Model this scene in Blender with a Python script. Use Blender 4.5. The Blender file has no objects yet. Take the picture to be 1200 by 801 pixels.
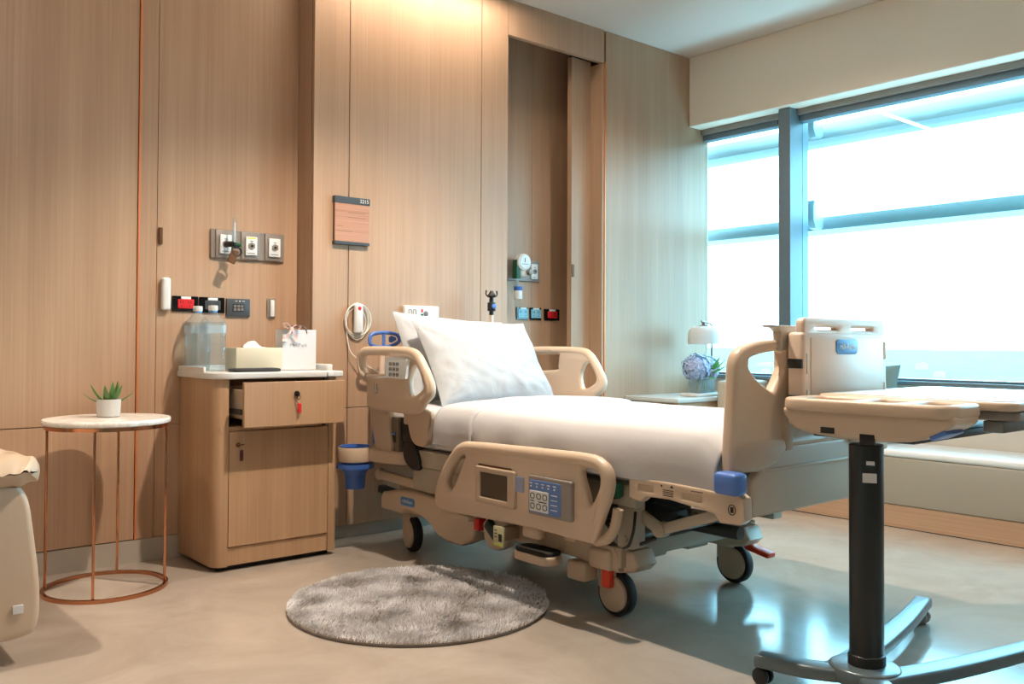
import bpy, bmesh, math, random
from mathutils import Vector, Matrix, noise
random.seed(7)
PI = math.pi
S = bpy.context.scene
C = S.collection

# ------------------------------------------------------------------ materials
def lin(c):
    return tuple(((v / 255) / 12.92 if v / 255 <= .04045 else ((v / 255 + .055) / 1.055) ** 2.4) for v in c)

def new_mat(name):
    m = bpy.data.materials.new(name); m.use_nodes = True
    nt = m.node_tree
    return m, nt, nt.nodes['Principled BSDF']

def plain(name, rgb, rough=.5, metal=0., bump=0., bscale=200., spec=.5, coat=0., var=0.):
    m, nt, b = new_mat(name)
    b.inputs['Base Color'].default_value = (*lin(rgb), 1)
    b.inputs['Roughness'].default_value = rough
    b.inputs['Metallic'].default_value = metal
    b.inputs['Specular IOR Level'].default_value = spec
    b.inputs['Coat Weight'].default_value = coat
    n = nt.nodes; L = nt.links
    tc = n.new('ShaderNodeTexCoord')
    nz = n.new('ShaderNodeTexNoise'); nz.inputs['Scale'].default_value = bscale
    nz.inputs['Detail'].default_value = 3
    L.new(tc.outputs['Object'], nz.inputs['Vector'])
    if bump:
        bp = n.new('ShaderNodeBump'); bp.inputs['Strength'].default_value = bump
        bp.inputs['Distance'].default_value = .002
        L.new(nz.outputs['Fac'], bp.inputs['Height']); L.new(bp.outputs['Normal'], b.inputs['Normal'])
    if var:
        mx = n.new('ShaderNodeMix'); mx.data_type = 'RGBA'
        mx.inputs['A'].default_value = (*[v * (1 - var) for v in lin(rgb)], 1)
        mx.inputs['B'].default_value = (*[min(1, v * (1 + var)) for v in lin(rgb)], 1)
        L.new(nz.outputs['Fac'], mx.inputs['Factor']); L.new(mx.outputs['Result'], b.inputs['Base Color'])
    return m

def wood(name, dark, light, rough=.45, axis='Z'):
    m, nt, b = new_mat(name); n = nt.nodes; L = nt.links
    tc = n.new('ShaderNodeTexCoord'); mp = n.new('ShaderNodeMapping')
    sc = {'Z': (110, 110, 1.2), 'X': (1.2, 110, 110), 'Y': (110, 1.2, 110)}[axis]
    mp.inputs['Scale'].default_value = sc
    L.new(tc.outputs['Object'], mp.inputs['Vector'])
    nz = n.new('ShaderNodeTexNoise'); nz.inputs['Scale'].default_value = 1.; nz.inputs['Detail'].default_value = 6
    nz.inputs['Roughness'].default_value = .65
    L.new(mp.outputs['Vector'], nz.inputs['Vector'])
    mp2 = n.new('ShaderNodeMapping'); mp2.inputs['Scale'].default_value = tuple(v * (.09 if v > 10 else .4) for v in sc)
    L.new(tc.outputs['Object'], mp2.inputs['Vector'])
    n2 = n.new('ShaderNodeTexNoise'); n2.inputs['Scale'].default_value = 1.; n2.inputs['Detail'].default_value = 3
    L.new(mp2.outputs['Vector'], n2.inputs['Vector'])
    ad = n.new('ShaderNodeMath'); ad.operation = 'MULTIPLY_ADD'; ad.inputs[1].default_value = .6
    hf = n.new('ShaderNodeMath'); hf.operation = 'MULTIPLY'; hf.inputs[1].default_value = .4
    L.new(n2.outputs['Fac'], hf.inputs[0]); L.new(nz.outputs['Fac'], ad.inputs[0]); L.new(hf.outputs[0], ad.inputs[2])
    rp = n.new('ShaderNodeValToRGB')
    rp.color_ramp.elements[0].position = .33; rp.color_ramp.elements[0].color = (*lin(dark), 1)
    rp.color_ramp.elements[1].position = .66; rp.color_ramp.elements[1].color = (*lin(light), 1)
    L.new(ad.outputs[0], rp.inputs['Fac']); L.new(rp.outputs['Color'], b.inputs['Base Color'])
    b.inputs['Roughness'].default_value = rough
    bp = n.new('ShaderNodeBump'); bp.inputs['Strength'].default_value = .12; bp.inputs['Distance'].default_value = .001
    L.new(nz.outputs['Fac'], bp.inputs['Height']); L.new(bp.outputs['Normal'], b.inputs['Normal'])
    return m

def clear(name, rgb, rough=0., haze=0., ior=1.45):
    # thin clear plastic or glass sheet: mostly transparent, glossy at grazing angles
    m, nt, b = new_mat(name); n = nt.nodes; L = nt.links
    n.remove(b)
    tr = n.new('ShaderNodeBsdfTransparent'); tr.inputs['Color'].default_value = (*lin(rgb), 1)
    gl = n.new('ShaderNodeBsdfGlossy'); gl.inputs['Roughness'].default_value = rough
    lw = n.new('ShaderNodeLayerWeight'); lw.inputs['Blend'].default_value = .5
    pw = n.new('ShaderNodeMath'); pw.operation = 'POWER'; pw.inputs[1].default_value = 4.
    L.new(lw.outputs['Facing'], pw.inputs[0])
    ma = n.new('ShaderNodeMath'); ma.operation = 'MULTIPLY_ADD'
    f0 = ((ior - 1) / (ior + 1)) ** 2; ma.inputs[1].default_value = .8; ma.inputs[2].default_value = f0
    L.new(pw.outputs[0], ma.inputs[0])
    mx = n.new('ShaderNodeMixShader')
    L.new(ma.outputs[0], mx.inputs['Fac']); L.new(tr.outputs[0], mx.inputs[1]); L.new(gl.outputs[0], mx.inputs[2])
    out = mx.outputs[0]
    if haze:
        df = n.new('ShaderNodeBsdfDiffuse'); df.inputs['Color'].default_value = (*lin((226, 236, 242)), 1)
        m2 = n.new('ShaderNodeMixShader'); m2.inputs['Fac'].default_value = haze
        L.new(out, m2.inputs[1]); L.new(df.outputs[0], m2.inputs[2]); out = m2.outputs[0]
    L.new(out, n['Material Output'].inputs['Surface'])
    return m

def emit(name, rgb, strength):
    m, nt, b = new_mat(name)
    b.inputs['Base Color'].default_value = (*lin(rgb), 1)
    b.inputs['Emission Color'].default_value = (*lin(rgb), 1)
    b.inputs['Emission Strength'].default_value = strength
    return m

def floor_mat():
    m, nt, b = new_mat('polished_floor'); n = nt.nodes; L = nt.links
    tc = n.new('ShaderNodeTexCoord')
    nz = n.new('ShaderNodeTexNoise'); nz.inputs['Scale'].default_value = 2.2; nz.inputs['Detail'].default_value = 9
    nz.inputs['Roughness'].default_value = .62; nz.inputs['Distortion'].default_value = .8
    L.new(tc.outputs['Object'], nz.inputs['Vector'])
    rp = n.new('ShaderNodeValToRGB')
    rp.color_ramp.elements[0].position = .3; rp.color_ramp.elements[0].color = (*lin((158, 145, 132)), 1)
    rp.color_ramp.elements[1].position = .7; rp.color_ramp.elements[1].color = (*lin((186, 173, 160)), 1)
    L.new(nz.outputs['Fac'], rp.inputs['Fac']); L.new(rp.outputs['Color'], b.inputs['Base Color'])
    n2 = n.new('ShaderNodeTexNoise'); n2.inputs['Scale'].default_value = 9; n2.inputs['Detail'].default_value = 2
    L.new(tc.outputs['Object'], n2.inputs['Vector'])
    bp = n.new('ShaderNodeBump'); bp.inputs['Strength'].default_value = .05; bp.inputs['Distance'].default_value = .003
    L.new(n2.outputs['Fac'], bp.inputs['Height']); L.new(bp.outputs['Normal'], b.inputs['Normal'])
    b.inputs['Roughness'].default_value = .13
    b.inputs['Specular IOR Level'].default_value = .6
    return m

def marble_mat():
    m, nt, b = new_mat('white_marble'); n = nt.nodes; L = nt.links
    tc = n.new('ShaderNodeTexCoord')
    nz = n.new('ShaderNodeTexNoise'); nz.inputs['Scale'].default_value = 5; nz.inputs['Detail'].default_value = 8
    nz.inputs['Distortion'].default_value = 2.5
    L.new(tc.outputs['Object'], nz.inputs['Vector'])
    rp = n.new('ShaderNodeValToRGB')
    rp.color_ramp.elements[0].position = .42; rp.color_ramp.elements[0].color = (*lin((232, 224, 214)), 1)
    rp.color_ramp.elements[1].position = .5; rp.color_ramp.elements[1].color = (*lin((220, 211, 202)), 1)
    e = rp.color_ramp.elements.new(.58); e.color = (*lin((238, 233, 226)), 1)
    L.new(nz.outputs['Fac'], rp.inputs['Fac']); L.new(rp.outputs['Color'], b.inputs['Base Color'])
    b.inputs['Roughness'].default_value = .25
    return m

def rug_mat():
    m, nt, b = new_mat('grey_pile'); n = nt.nodes; L = nt.links
    tc = n.new('ShaderNodeTexCoord')
    nz = n.new('ShaderNodeTexNoise'); nz.inputs['Scale'].default_value = 7; nz.inputs['Detail'].default_value = 5
    nz.inputs['Roughness'].default_value = .6; nz.inputs['Distortion'].default_value = .6
    L.new(tc.outputs['Object'], nz.inputs['Vector'])
    rp = n.new('ShaderNodeValToRGB')
    rp.color_ramp.elements[0].position = .36; rp.color_ramp.elements[0].color = (*lin((178, 174, 174)), 1)
    rp.color_ramp.elements[1].position = .62; rp.color_ramp.elements[1].color = (*lin((238, 236, 238)), 1)
    L.new(nz.outputs['Fac'], rp.inputs['Fac']); L.new(rp.outputs['Color'], b.inputs['Base Color'])
    b.inputs['Roughness'].default_value = .95
    b.inputs['Sheen Weight'].default_value = .4
    return m

def fabric(name, rgb, rough=.9, wr=0.):
    m, nt, b = new_mat(name); n = nt.nodes; L = nt.links
    b.inputs['Base Color'].default_value = (*lin(rgb), 1)
    b.inputs['Roughness'].default_value = rough
    b.inputs['Specular IOR Level'].default_value = .2
    tc = n.new('ShaderNodeTexCoord')
    nz = n.new('ShaderNodeTexNoise'); nz.inputs['Scale'].default_value = 900; nz.inputs['Detail'].default_value = 1
    L.new(tc.outputs['Object'], nz.inputs['Vector'])
    bp = n.new('ShaderNodeBump'); bp.inputs['Strength'].default_value = .08; bp.inputs['Distance'].default_value = .001
    L.new(nz.outputs['Fac'], bp.inputs['Height'])
    if wr:
        n2 = n.new('ShaderNodeTexNoise'); n2.inputs['Scale'].default_value = 11; n2.inputs['Detail'].default_value = 2
        n2.inputs['Distortion'].default_value = .5
        L.new(tc.outputs['Object'], n2.inputs['Vector'])
        b2 = n.new('ShaderNodeBump'); b2.inputs['Strength'].default_value = wr; b2.inputs['Distance'].default_value = .02
        L.new(n2.outputs['Fac'], b2.inputs['Height']); L.new(bp.outputs['Normal'], b2.inputs['Normal'])
        L.new(b2.outputs['Normal'], b.inputs['Normal'])
    else:
        L.new(bp.outputs['Normal'], b.inputs['Normal'])
    return m

M = {}
M['oak'] = wood('light_oak_veneer', (168, 133, 106), (190, 156, 127))
M['oak_cab'] = wood('cabinet_oak', (170, 133, 101), (192, 156, 122))
M['oak_x'] = wood('oak_plinth', (168, 132, 104), (192, 158, 130), axis='Y')
M['sign_wood'] = wood('red_oak_sign', (158, 110, 88), (196, 148, 120), axis='X')
M['seam'] = plain('dark_gap', (48, 36, 26), .9)
M['copper'] = plain('copper_metal', (196, 136, 102), .16, 1., var=.06)
M['brass_trim'] = plain('copper_trim', (224, 140, 92), .4, .55)
M['paint'] = plain('white_paint', (220, 208, 198), .8, bump=.05)
M['greige'] = plain('greige_paint', (206, 198, 186), .8, bump=.05)
M['header'] = plain('header_paint', (236, 220, 200), .8, bump=.05)
M['skirt'] = plain('grey_skirting', (178, 168, 155), .4)
M['floor'] = floor_mat()
M['marble'] = marble_mat()
M['rug'] = rug_mat()
M['beige'] = plain('beige_plastic', (208, 184, 160), .38, bump=.02, bscale=400)
M['beige2'] = plain('beige_plastic_textured', (194, 170, 146), .5, bump=.06, bscale=500)
M['ivory'] = plain('ivory_plastic', (222, 198, 178), .35)
M['putty'] = plain('putty_metal', (176, 166, 150), .45, .1)
M['steel'] = plain('grey_steel', (128, 130, 128), .4, .6)
M['dsteel'] = plain('dark_steel', (62, 66, 66), .45, .4)
M['black'] = plain('black_plastic', (24, 24, 25), .4)
M['rubber'] = plain('black_rubber', (26, 27, 29), .65, bump=.05)
M['tread'] = plain('black_tread', (40, 37, 34), .8, bump=.9, bscale=160)
M['blue'] = plain('blue_plastic', (84, 124, 200), .35)
M['blue2'] = plain('deep_blue_plastic', (58, 98, 172), .35)
M['label_blue'] = plain('blue_badge', (84, 138, 196), .35)
M['red'] = plain('red_plastic', (226, 66, 34), .4)
M['red2'] = plain('red_socket_plastic', (214, 32, 40), .35)
M['green'] = plain('green_plastic', (28, 92, 66), .45)
M['dgreen'] = plain('dark_green_plastic', (30, 52, 46), .45)
M['white'] = plain('white_plastic', (218, 216, 212), .35)
M['white2'] = plain('cool_white_plastic', (224, 226, 226), .4)
M['gmetal'] = plain('grey_brushed_metal', (146, 136, 128), .4, .25, var=.05)
M['gpanel'] = plain('grey_panel', (150, 142, 136), .45, .2)
M['char'] = plain('charcoal_plate', (66, 70, 74), .4)
M['blackglass'] = plain('black_glass_plate', (16, 16, 18), .12)
M['screen'] = plain('dark_screen', (84, 74, 64), .25)
M['ink'] = plain('dark_ink', (44, 42, 42), .7)
M['inkg'] = plain('grey_ink', (120, 116, 114), .7)
M['print'] = plain('pale_grey_print', (150, 146, 146), .7)
M['paperw'] = plain('white_paper', (216, 214, 216), .7)
M['tissuebox'] = plain('cream_card', (214, 204, 178), .6)
M['tissue'] = fabric('tissue', (245, 243, 240))
M['linen'] = fabric('white_linen', (197, 195, 196), wr=.12)
M['pillow'] = fabric('white_pillow_cotton', (186, 187, 190), wr=.4)
M['mattress'] = fabric('white_fitted_sheet', (197, 195, 196), wr=.12)
M['ribbon'] = plain('pink_ribbon', (232, 200, 192), .35)
M['rope'] = plain('grey_cord', (110, 100, 98), .6)
M['cable'] = plain('white_cable', (222, 214, 200), .45)
M['pot'] = plain('grey_concrete', (196, 190, 184), .8, bump=.3, bscale=120, var=.08)
M['soil'] = plain('potting_soil', (52, 38, 28), .95, bump=.8)
M['leaf'] = plain('succulent_leaf', (84, 120, 58), .45, var=.3, bscale=30)
M['leaf2'] = plain('bright_leaf', (96, 160, 70), .5, var=.25, bscale=30)
M['petal'] = plain('blue_petal', (170, 184, 214), .6, var=.2, bscale=60)
M['petal2'] = plain('pale_blue_petal', (178, 208, 222), .6, var=.2, bscale=60)
M['stem'] = plain('stem_green', (150, 178, 130), .5)
M['armleather'] = plain('taupe_leather', (196, 172, 148), .38, bump=.12, bscale=260)
M['armpad'] = plain('tan_leather', (186, 164, 140), .4, bump=.12, bscale=260)
M['benchleather'] = plain('grey_leather', (158, 150, 136), .25, bump=.06, bscale=200)
M['cushion'] = fabric('teal_cushion', (120, 146, 146))
M['alu'] = plain('aluminium_frame', (108, 126, 136), .45, .25)
M['fin'] = plain('aluminium_fin', (172, 180, 184), .45, .2)
M['shade'] = plain('white_lampshade', (226, 226, 224), .5)
M['glass'] = clear('tinted_window_glass', (216, 246, 252), .0)
M['bottle'] = clear('clear_bottle_plastic', (247, 251, 253), .06, haze=.07, ior=1.6)
M['water'] = clear('water', (240, 248, 251), .0, haze=.04, ior=1.25)
M['vase'] = clear('vase_glass', (246, 250, 251), .02, haze=.10, ior=1.6)
M['bottle_label'] = clear('frosted_label', (240, 244, 246), .35, haze=.28, ior=1.5)
M['counter'] = plain('grey_stone_top', (196, 200, 198), .25, var=.04)
M['land'] = plain('hazy_land', (84, 78, 74), 1., var=.35, bscale=.004)
M['build'] = plain('pale_concrete_city', (158, 142, 132), 1.)
M['lens'] = emit('downlight_lens', (255, 226, 180), 6.)
M['lamp_alu'] = plain('white_lamp_trim', (235, 232, 226), .4)
M['wood_brown'] = plain('dark_handle', (110, 74, 46), .4, .4)

# ------------------------------------------------------------------ mesh builder
def crom(pts, n=6, closed=False):
    P = [Vector(p) for p in pts]; out = []
    N = len(P)
    rng = range(N) if closed else range(N - 1)
    for i in rng:
        if closed:
            a, b, c, d = P[i - 1], P[i], P[(i + 1) % N], P[(i + 2) % N]
        else:
            a, b, c, d = P[max(i - 1, 0)], P[i], P[i + 1], P[min(i + 2, N - 1)]
        for k in range(n):
            t = k / n
            out.append(.5 * ((2 * b) + (c - a) * t + (2 * a - 5 * b + 4 * c - d) * t * t + (3 * b - a - 3 * c + d) * t ** 3))
    if not closed: out.append(P[-1])
    return out

def chaikin(pts, n=2):
    P = [Vector(p) for p in pts]
    for _ in range(n):
        Q = []
        for i in range(len(P)):
            a, b = P[i], P[(i + 1) % len(P)]
            Q += [a * .75 + b * .25, a * .25 + b * .75]
        P = Q
    return P

def rrect(x0, x1, y0, y1, r, n=5):
    out = []
    for cx, cy, a0 in ((x1 - r, y1 - r, 0), (x0 + r, y1 - r, PI / 2), (x0 + r, y0 + r, PI), (x1 - r, y0 + r, 1.5 * PI)):
        for k in range(n + 1):
            a = a0 + k / n * PI / 2
            out.append((cx + r * math.cos(a), cy + r * math.sin(a)))
    return out

class MB:
    def __init__(s): s.bm = bmesh.new(); s.sm = True
    def merge(s, b2, mat=None):
        me = bpy.data.meshes.new('t'); b2.to_mesh(me); b2.free()
        if mat is not None: me.transform(mat)
        s.bm.from_mesh(me); bpy.data.meshes.remove(me)
        return s
    def box(s, x0, x1, y0, y1, z0, z1, bev=0., seg=2, mat=None):
        b = bmesh.new(); bmesh.ops.create_cube(b, size=1)
        for v in b.verts:
            v.co = Vector((x0 + (v.co.x + .5) * (x1 - x0), y0 + (v.co.y + .5) * (y1 - y0), z0 + (v.co.z + .5) * (z1 - z0)))
        if bev:
            bev = min(bev, .49 * min(abs(x1 - x0), abs(y1 - y0), abs(z1 - z0)))
            bmesh.ops.bevel(b, geom=b.edges[:], offset=bev, segments=seg, affect='EDGES', profile=.5)
        return s.merge(b, mat)
    def cyl(s, p0, p1, r0, r1=None, seg=24, bev=0.):
        p0, p1 = Vector(p0), Vector(p1); d = p1 - p0
        r1 = r0 if r1 is None else r1
        b = bmesh.new()
        bmesh.ops.create_cone(b, cap_ends=True, segments=seg, radius1=r0, radius2=r1, depth=d.length)
        if bev:
            es = [e for e in b.edges if abs(e.verts[0].co.z - e.verts[1].co.z) < 1e-6]
            bmesh.ops.bevel(b, geom=es, offset=bev, segments=2, affect='EDGES', profile=.5)
        q = d.to_track_quat('Z', 'Y').to_matrix().to_4x4()
        return s.merge(b, Matrix.Translation((p0 + p1) / 2) @ q)
    def bar(s, p0, p1, w, h, bev=.003, up=(0, 0, 1)):
        p0, p1 = Vector(p0), Vector(p1); d = (p1 - p0); l = d.length; d.normalize()
        u = Vector(up); r = d.cross(u)
        if r.length < 1e-4: r = d.cross(Vector((1, 0, 0)))
        r.normalize(); u = r.cross(d)
        m = Matrix((r, d, u)).transposed().to_4x4(); m.translation = (p0 + p1) / 2
        return s.box(-w / 2, w / 2, -l / 2, l / 2, -h / 2, h / 2, bev, 2, m)
    def tube(s, pts, r, seg=12, closed=False, smooth=0, cap=True):
        P = [Vector(p) for p in pts]
        if smooth: P = crom(P, smooth, closed)
        N = len(P); b = bmesh.new(); rings = []
        t0 = (P[1] - P[0]).normalized()
        nrm = t0.orthogonal().normalized(); pt = t0
        for i in range(N):
            if closed: t = (P[(i + 1) % N] - P[i - 1]).normalized()
            else: t = (P[min(i + 1, N - 1)] - P[max(i - 1, 0)]).normalized()
            ax = pt.cross(t)
            if ax.length > 1e-7:
                nrm = Matrix.Rotation(pt.angle(t), 3, ax.normalized()) @ nrm
            nrm = (nrm - t * nrm.dot(t)).normalized(); pt = t
            bn = t.cross(nrm)
            rr = r(i / max(1, N - 1)) if callable(r) else r
            rings.append([b.verts.new(P[i] + rr * (math.cos(k / seg * 2 * PI) * nrm + math.sin(k / seg * 2 * PI) * bn)) for k in range(seg)])
        for i in range(N if closed else N - 1):
            A, B = rings[i], rings[(i + 1) % N]
            off = 0
            if closed and i == N - 1:
                off = min(range(seg), key=lambda o: (A[0].co - B[o].co).length)
            for k in range(seg):
                b.faces.new((A[k], A[(k + 1) % seg], B[(k + 1 + off) % seg], B[(k + off) % seg]))
        if not closed and cap:
            b.faces.new(rings[0][::-1]); b.faces.new(rings[-1])
        return s.merge(b)
    def lathe(s, prof, c=(0, 0, 0), seg=40, mat=None):
        b = bmesh.new(); rings = []
        for r, z in prof:
            if r < 1e-6: rings.append([b.verts.new((0, 0, z))])
            else: rings.append([b.verts.new((r * math.cos(k / seg * 2 * PI), r * math.sin(k / seg * 2 * PI), z)) for k in range(seg)])
        for A, B in zip(rings, rings[1:]):
            for k in range(seg):
                j = (k + 1) % seg
                if len(A) == 1 and len(B) == 1: continue
                if len(A) == 1: b.faces.new((A[0], B[j], B[k]))
                elif len(B) == 1: b.faces.new((A[k], A[j], B[0]))
                else: b.faces.new((A[k], A[j], B[j], B[k]))
        bmesh.ops.recalc_face_normals(b, faces=b.faces[:])
        return s.merge(b, Matrix.Translation(c) if mat is None else mat)
    def plate(s, outer, holes=(), thick=.02, bev=.004, plane='yz', at=0., res=2, mat=None):
        # 2D outline with holes, extruded with a rounded edge; plane yz sits at x=at, xz at y=at, xy at z=at
        cu = bpy.data.curves.new('c', 'CURVE'); cu.dimensions = '2D'; cu.fill_mode = 'BOTH'
        bev = min(bev, thick / 2 * .98)
        cu.extrude = thick / 2 - bev; cu.bevel_depth = bev; cu.bevel_resolution = res; cu.offset = -bev
        for loop in (outer, *holes):
            sp = cu.splines.new('POLY'); sp.points.add(len(loop) - 1)
            for p, q in zip(sp.points, loop): p.co = (q[0], q[1], 0, 1)
            sp.use_cyclic_u = True
        ob = bpy.data.objects.new('c', cu); me = ob.to_mesh().copy()
        bpy.data.objects.remove(ob); bpy.data.curves.remove(cu)
        R = {'yz': Matrix(((0, 0, 1, at), (1, 0, 0, 0), (0, 1, 0, 0), (0, 0, 0, 1))),
             'xz': Matrix(((1, 0, 0, 0), (0, 0, -1, at), (0, 1, 0, 0), (0, 0, 0, 1))),
             'xy': Matrix(((1, 0, 0, 0), (0, 1, 0, 0), (0, 0, 1, at), (0, 0, 0, 1)))}[plane]
        if mat is not None: R = mat @ R
        me.transform(R)
        b = bmesh.new(); b.from_mesh(me); bpy.data.meshes.remove(me)
        bmesh.ops.remove_doubles(b, verts=b.verts[:], dist=1e-5)
        bmesh.ops.recalc_face_normals(b, faces=b.faces[:])
        return s.merge(b)
    def text(s, body, size, mat, depth=.0006, align='CENTER'):
        cu = bpy.data.curves.new('t', 'FONT'); cu.body = body; cu.size = size; cu.extrude = depth
        cu.align_x = align; cu.align_y = 'CENTER'; cu.resolution_u = 3
        ob = bpy.data.objects.new('t', cu); me = ob.to_mesh().copy()
        bpy.data.objects.remove(ob); bpy.data.curves.remove(cu)
        me.transform(mat); s.bm.from_mesh(me); bpy.data.meshes.remove(me)
        return s
    def grid(s, fn, nu, nv):
        b = bmesh.new()
        V = [[b.verts.new(fn(i / nu, j / nv)) for j in range(nv + 1)] for i in range(nu + 1)]
        for i in range(nu):
            for j in range(nv):
                b.faces.new((V[i][j], V[i + 1][j], V[i + 1][j + 1], V[i][j + 1]))
        return s.merge(b)
    def mirror(s, xc):
        for v in s.bm.verts: v.co.x = 2 * xc - v.co.x
        bmesh.ops.reverse_faces(s.bm, faces=s.bm.faces[:])
        return s
    def build(s, name, mat, parent=None, smooth=True, world=None):
        me = bpy.data.meshes.new(name); s.bm.to_mesh(me); s.bm.free()
        o = bpy.data.objects.new(name, me); C.objects.link(o)
        if mat: me.materials.append(mat)
        # origin to the lowest centre of the mesh
        if smooth:
            for p in me.polygons: p.use_smooth = True
            me.set_sharp_from_angle(angle=math.radians(38))
        if parent is not None:
            o.parent = parent
            W = Matrix.Identity(4); q = parent
            while q is not None:
                W = q.matrix_basis @ W if q.parent is None else q.matrix_basis @ W
                q = q.parent
            me.transform(W.inverted())
        return o

def thing(name, label, cat, loc=(0, 0, 0), group=None):
    o = bpy.data.objects.new(name, None); C.objects.link(o)
    o.location = loc; o.empty_display_size = .1
    o['label'] = label; o['category'] = cat
    if group: o['group'] = group
    return o
def tag(o, label, cat, group=None):
    o['label'] = label; o['category'] = cat
    if group: o['group'] = group
    return o
def struct(o):
    o['kind'] = 'structure'; return o
def face_y(x, y, z):    # text / art facing -Y
    return Matrix.Translation((x, y, z)) @ Matrix.Rotation(PI / 2, 4, 'X')
def face_x(x, y, z):    # text / art facing -X (reads along -Y)
    return Matrix.Translation((x, y, z)) @ Matrix.Rotation(-PI / 2, 4, 'Z') @ Matrix.Rotation(PI / 2, 4, 'X')

# ------------------------------------------------------------------ room constants
CEIL = 2.79; YA = 3.85; YB = 3.70; YC = 4.0; XH = 4.653; XW = 4.787
X0, Y0 = -1.6, -2.6

struct(MB().box(X0 - .1, 5.0, Y0 - .1, 4.2, -.12, 0).build('floor', M['floor'], smooth=False))
struct(MB().box(X0 - .1, 5.0, Y0 - .1, 4.2, CEIL, CEIL + .15).build('ceiling', M['paint'], smooth=False))
struct(MB().box(X0 - .12, X0, Y0 - .1, 4.2, 0, CEIL).build('wall_left', M['greige'], smooth=False))
struct(MB().box(X0, 5.0, Y0 - .12, Y0, 0, CEIL).build('wall_front', M['greige'], smooth=False))
struct(MB().box(X0, 5.0, YC + .025, YC + .15, 0, CEIL).build('wall_back', M['greige'], smooth=False))

def panels(name, xs, zs, yf, t=.022, gap=.0035, mat='oak'):
    m = MB()
    for a, b in zip(xs, xs[1:]):
        for c, d in zip(zs, zs[1:]):
            m.box(a + gap / 2, b - gap / 2, yf, yf + t, c + gap / 2, d - gap / 2, .0012, 1)
    o = struct(m.build(name, M[mat], smooth=False))
    k = struct(MB().box(xs[0] + .001, xs[-1] - .001, yf + t + .0005, yf + t + .012, zs[0] + .001, zs[-1] - .001).build('trim_backing', M['seam'], smooth=False))
    k.parent = o
    del k['kind']
    k['kind'] = 'structure'
    return o
# left oak wall (set back), with skirting
panels('wall_back_left', (X0, -.35, 1.218), (.096, .58, CEIL), YA)
panels('wall_back_sliding_panel', (1.226, 1.297), (.096, CEIL), YA, t=.022, gap=.001)
panels('wall_back_service_panel', (1.2975, 1.945), (.096, .565, CEIL), YA, gap=.0015)
struct(MB().box(1.2185, 1.2265, YA - .004, YA + .02, .096, CEIL).build('trim_1', M['brass_trim'], smooth=False))
struct(MB().box(X0, 1.945, YA + .003, YA + .03, 0, .094).build('baseboard_left', M['skirt'], smooth=False))
# projecting bed-head bay: front panels and the left return
panels('wall_back_center', (1.945, 2.131, 2.924, 3.108), (.06, .611, CEIL), YB)
struct(MB().box(1.945, 1.967, YB + .023, YA + .05, .06, CEIL).build('trim_2', M['oak'], smooth=False))
struct(MB().box(3.086, 3.108, YB + .023, YC + .02, .0, CEIL).build('trim_3', M['oak'], smooth=False))
struct(MB().box(1.95, 3.10, YB + .02, YB + .05, 0, .058).build('baseboard_center', M['skirt'], smooth=False))
# recess with the sliding panel
panels('wall_back_recess', (3.108, 3.55, 3.86), (0., CEIL), YC, gap=.001)
struct(MB().box(3.108, 3.856, YB, YB + .03, 2.593, CEIL).build('trim_4', M['oak'], smooth=False))
dr = struct(MB().box(3.685, 3.845, 3.80, 3.838, .005, 2.618, .002, 1).build('door_1', M['oak'], smooth=False))
MB().box(3.688, 3.708, 3.795, 3.803, 1.31, 1.385, .002, 1).build('finger_pull', M['wood_brown'], dr)
struct(MB().box(3.845, 3.866, YB + .004, YC, 0, 2.592).build('trim_5', M['oak'], smooth=False))
struct(MB().box(3.862, 3.870, YB - .003, YB + .02, 0, 2.60).build('trim_6', M['brass_trim'], smooth=False))
# right oak wall
panels('wall_back_right', (3.871, 4.86), (0., CEIL), YB)
struct(MB().box(3.875, 4.86, YB + .04, YC + .03, 0, CEIL).build('trim_7', M['seam'], smooth=False))

# window wall -------------------------------------------------------------
struct(MB().box(XH, 4.98, Y0, YB - .002, 2.334, CEIL, .004, 1).build('wall_right', M['header'], smooth=False))
struct(MB().box(XW, 4.98, Y0, YB - .002, 0, .70).build('wall_right_lower', M['greige'], smooth=False))
struct(MB().box(XW - .001, 4.979, Y0, .02, .7225, 2.3335).build('wall_right_pier', M['greige'], smooth=False))
struct(MB().box(XW - .02, 4.98, Y0, YB - .002, .70, .722, .004, 2).build('trim_8', M['alu'], smooth=False))
bays = [(YB, 3.06), (2.98, .10)]
for i, (ya, yb) in enumerate(bays):
    f = MB()
    f.box(4.80, 4.87, yb, ya, 2.262, 2.334, .003, 1); f.box(4.80, 4.87, yb, ya, .722, .735, .003, 1)
    wf = struct(f.build('window_%d' % (i + 1), M['alu'], smooth=False))
    MB().box(4.832, 4.838, yb, ya, .736, 2.261).build('pane', M['glass'], wf, smooth=False)['kind'] = 'structure'
for ya in (3.06, .10):
    struct(MB().box(4.70, 4.90, ya - .08, ya, .722, 2.334, .003, 1).build('trim_9' if ya > 1 else 'trim_10', M['alu'], smooth=False))
struct(MB().box(4.776, 4.80, Y0, YB - .002, 2.30, 2.334).build('trim_11', M['gpanel'], smooth=False))
tag(MB().box(4.797, 4.802, 3.09, 3.13, 2.272, 2.292, .001, 1).build('sensor_clip', M['ink']), 'small dark clip on the window frame top beside the mullion', 'clip')
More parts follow.
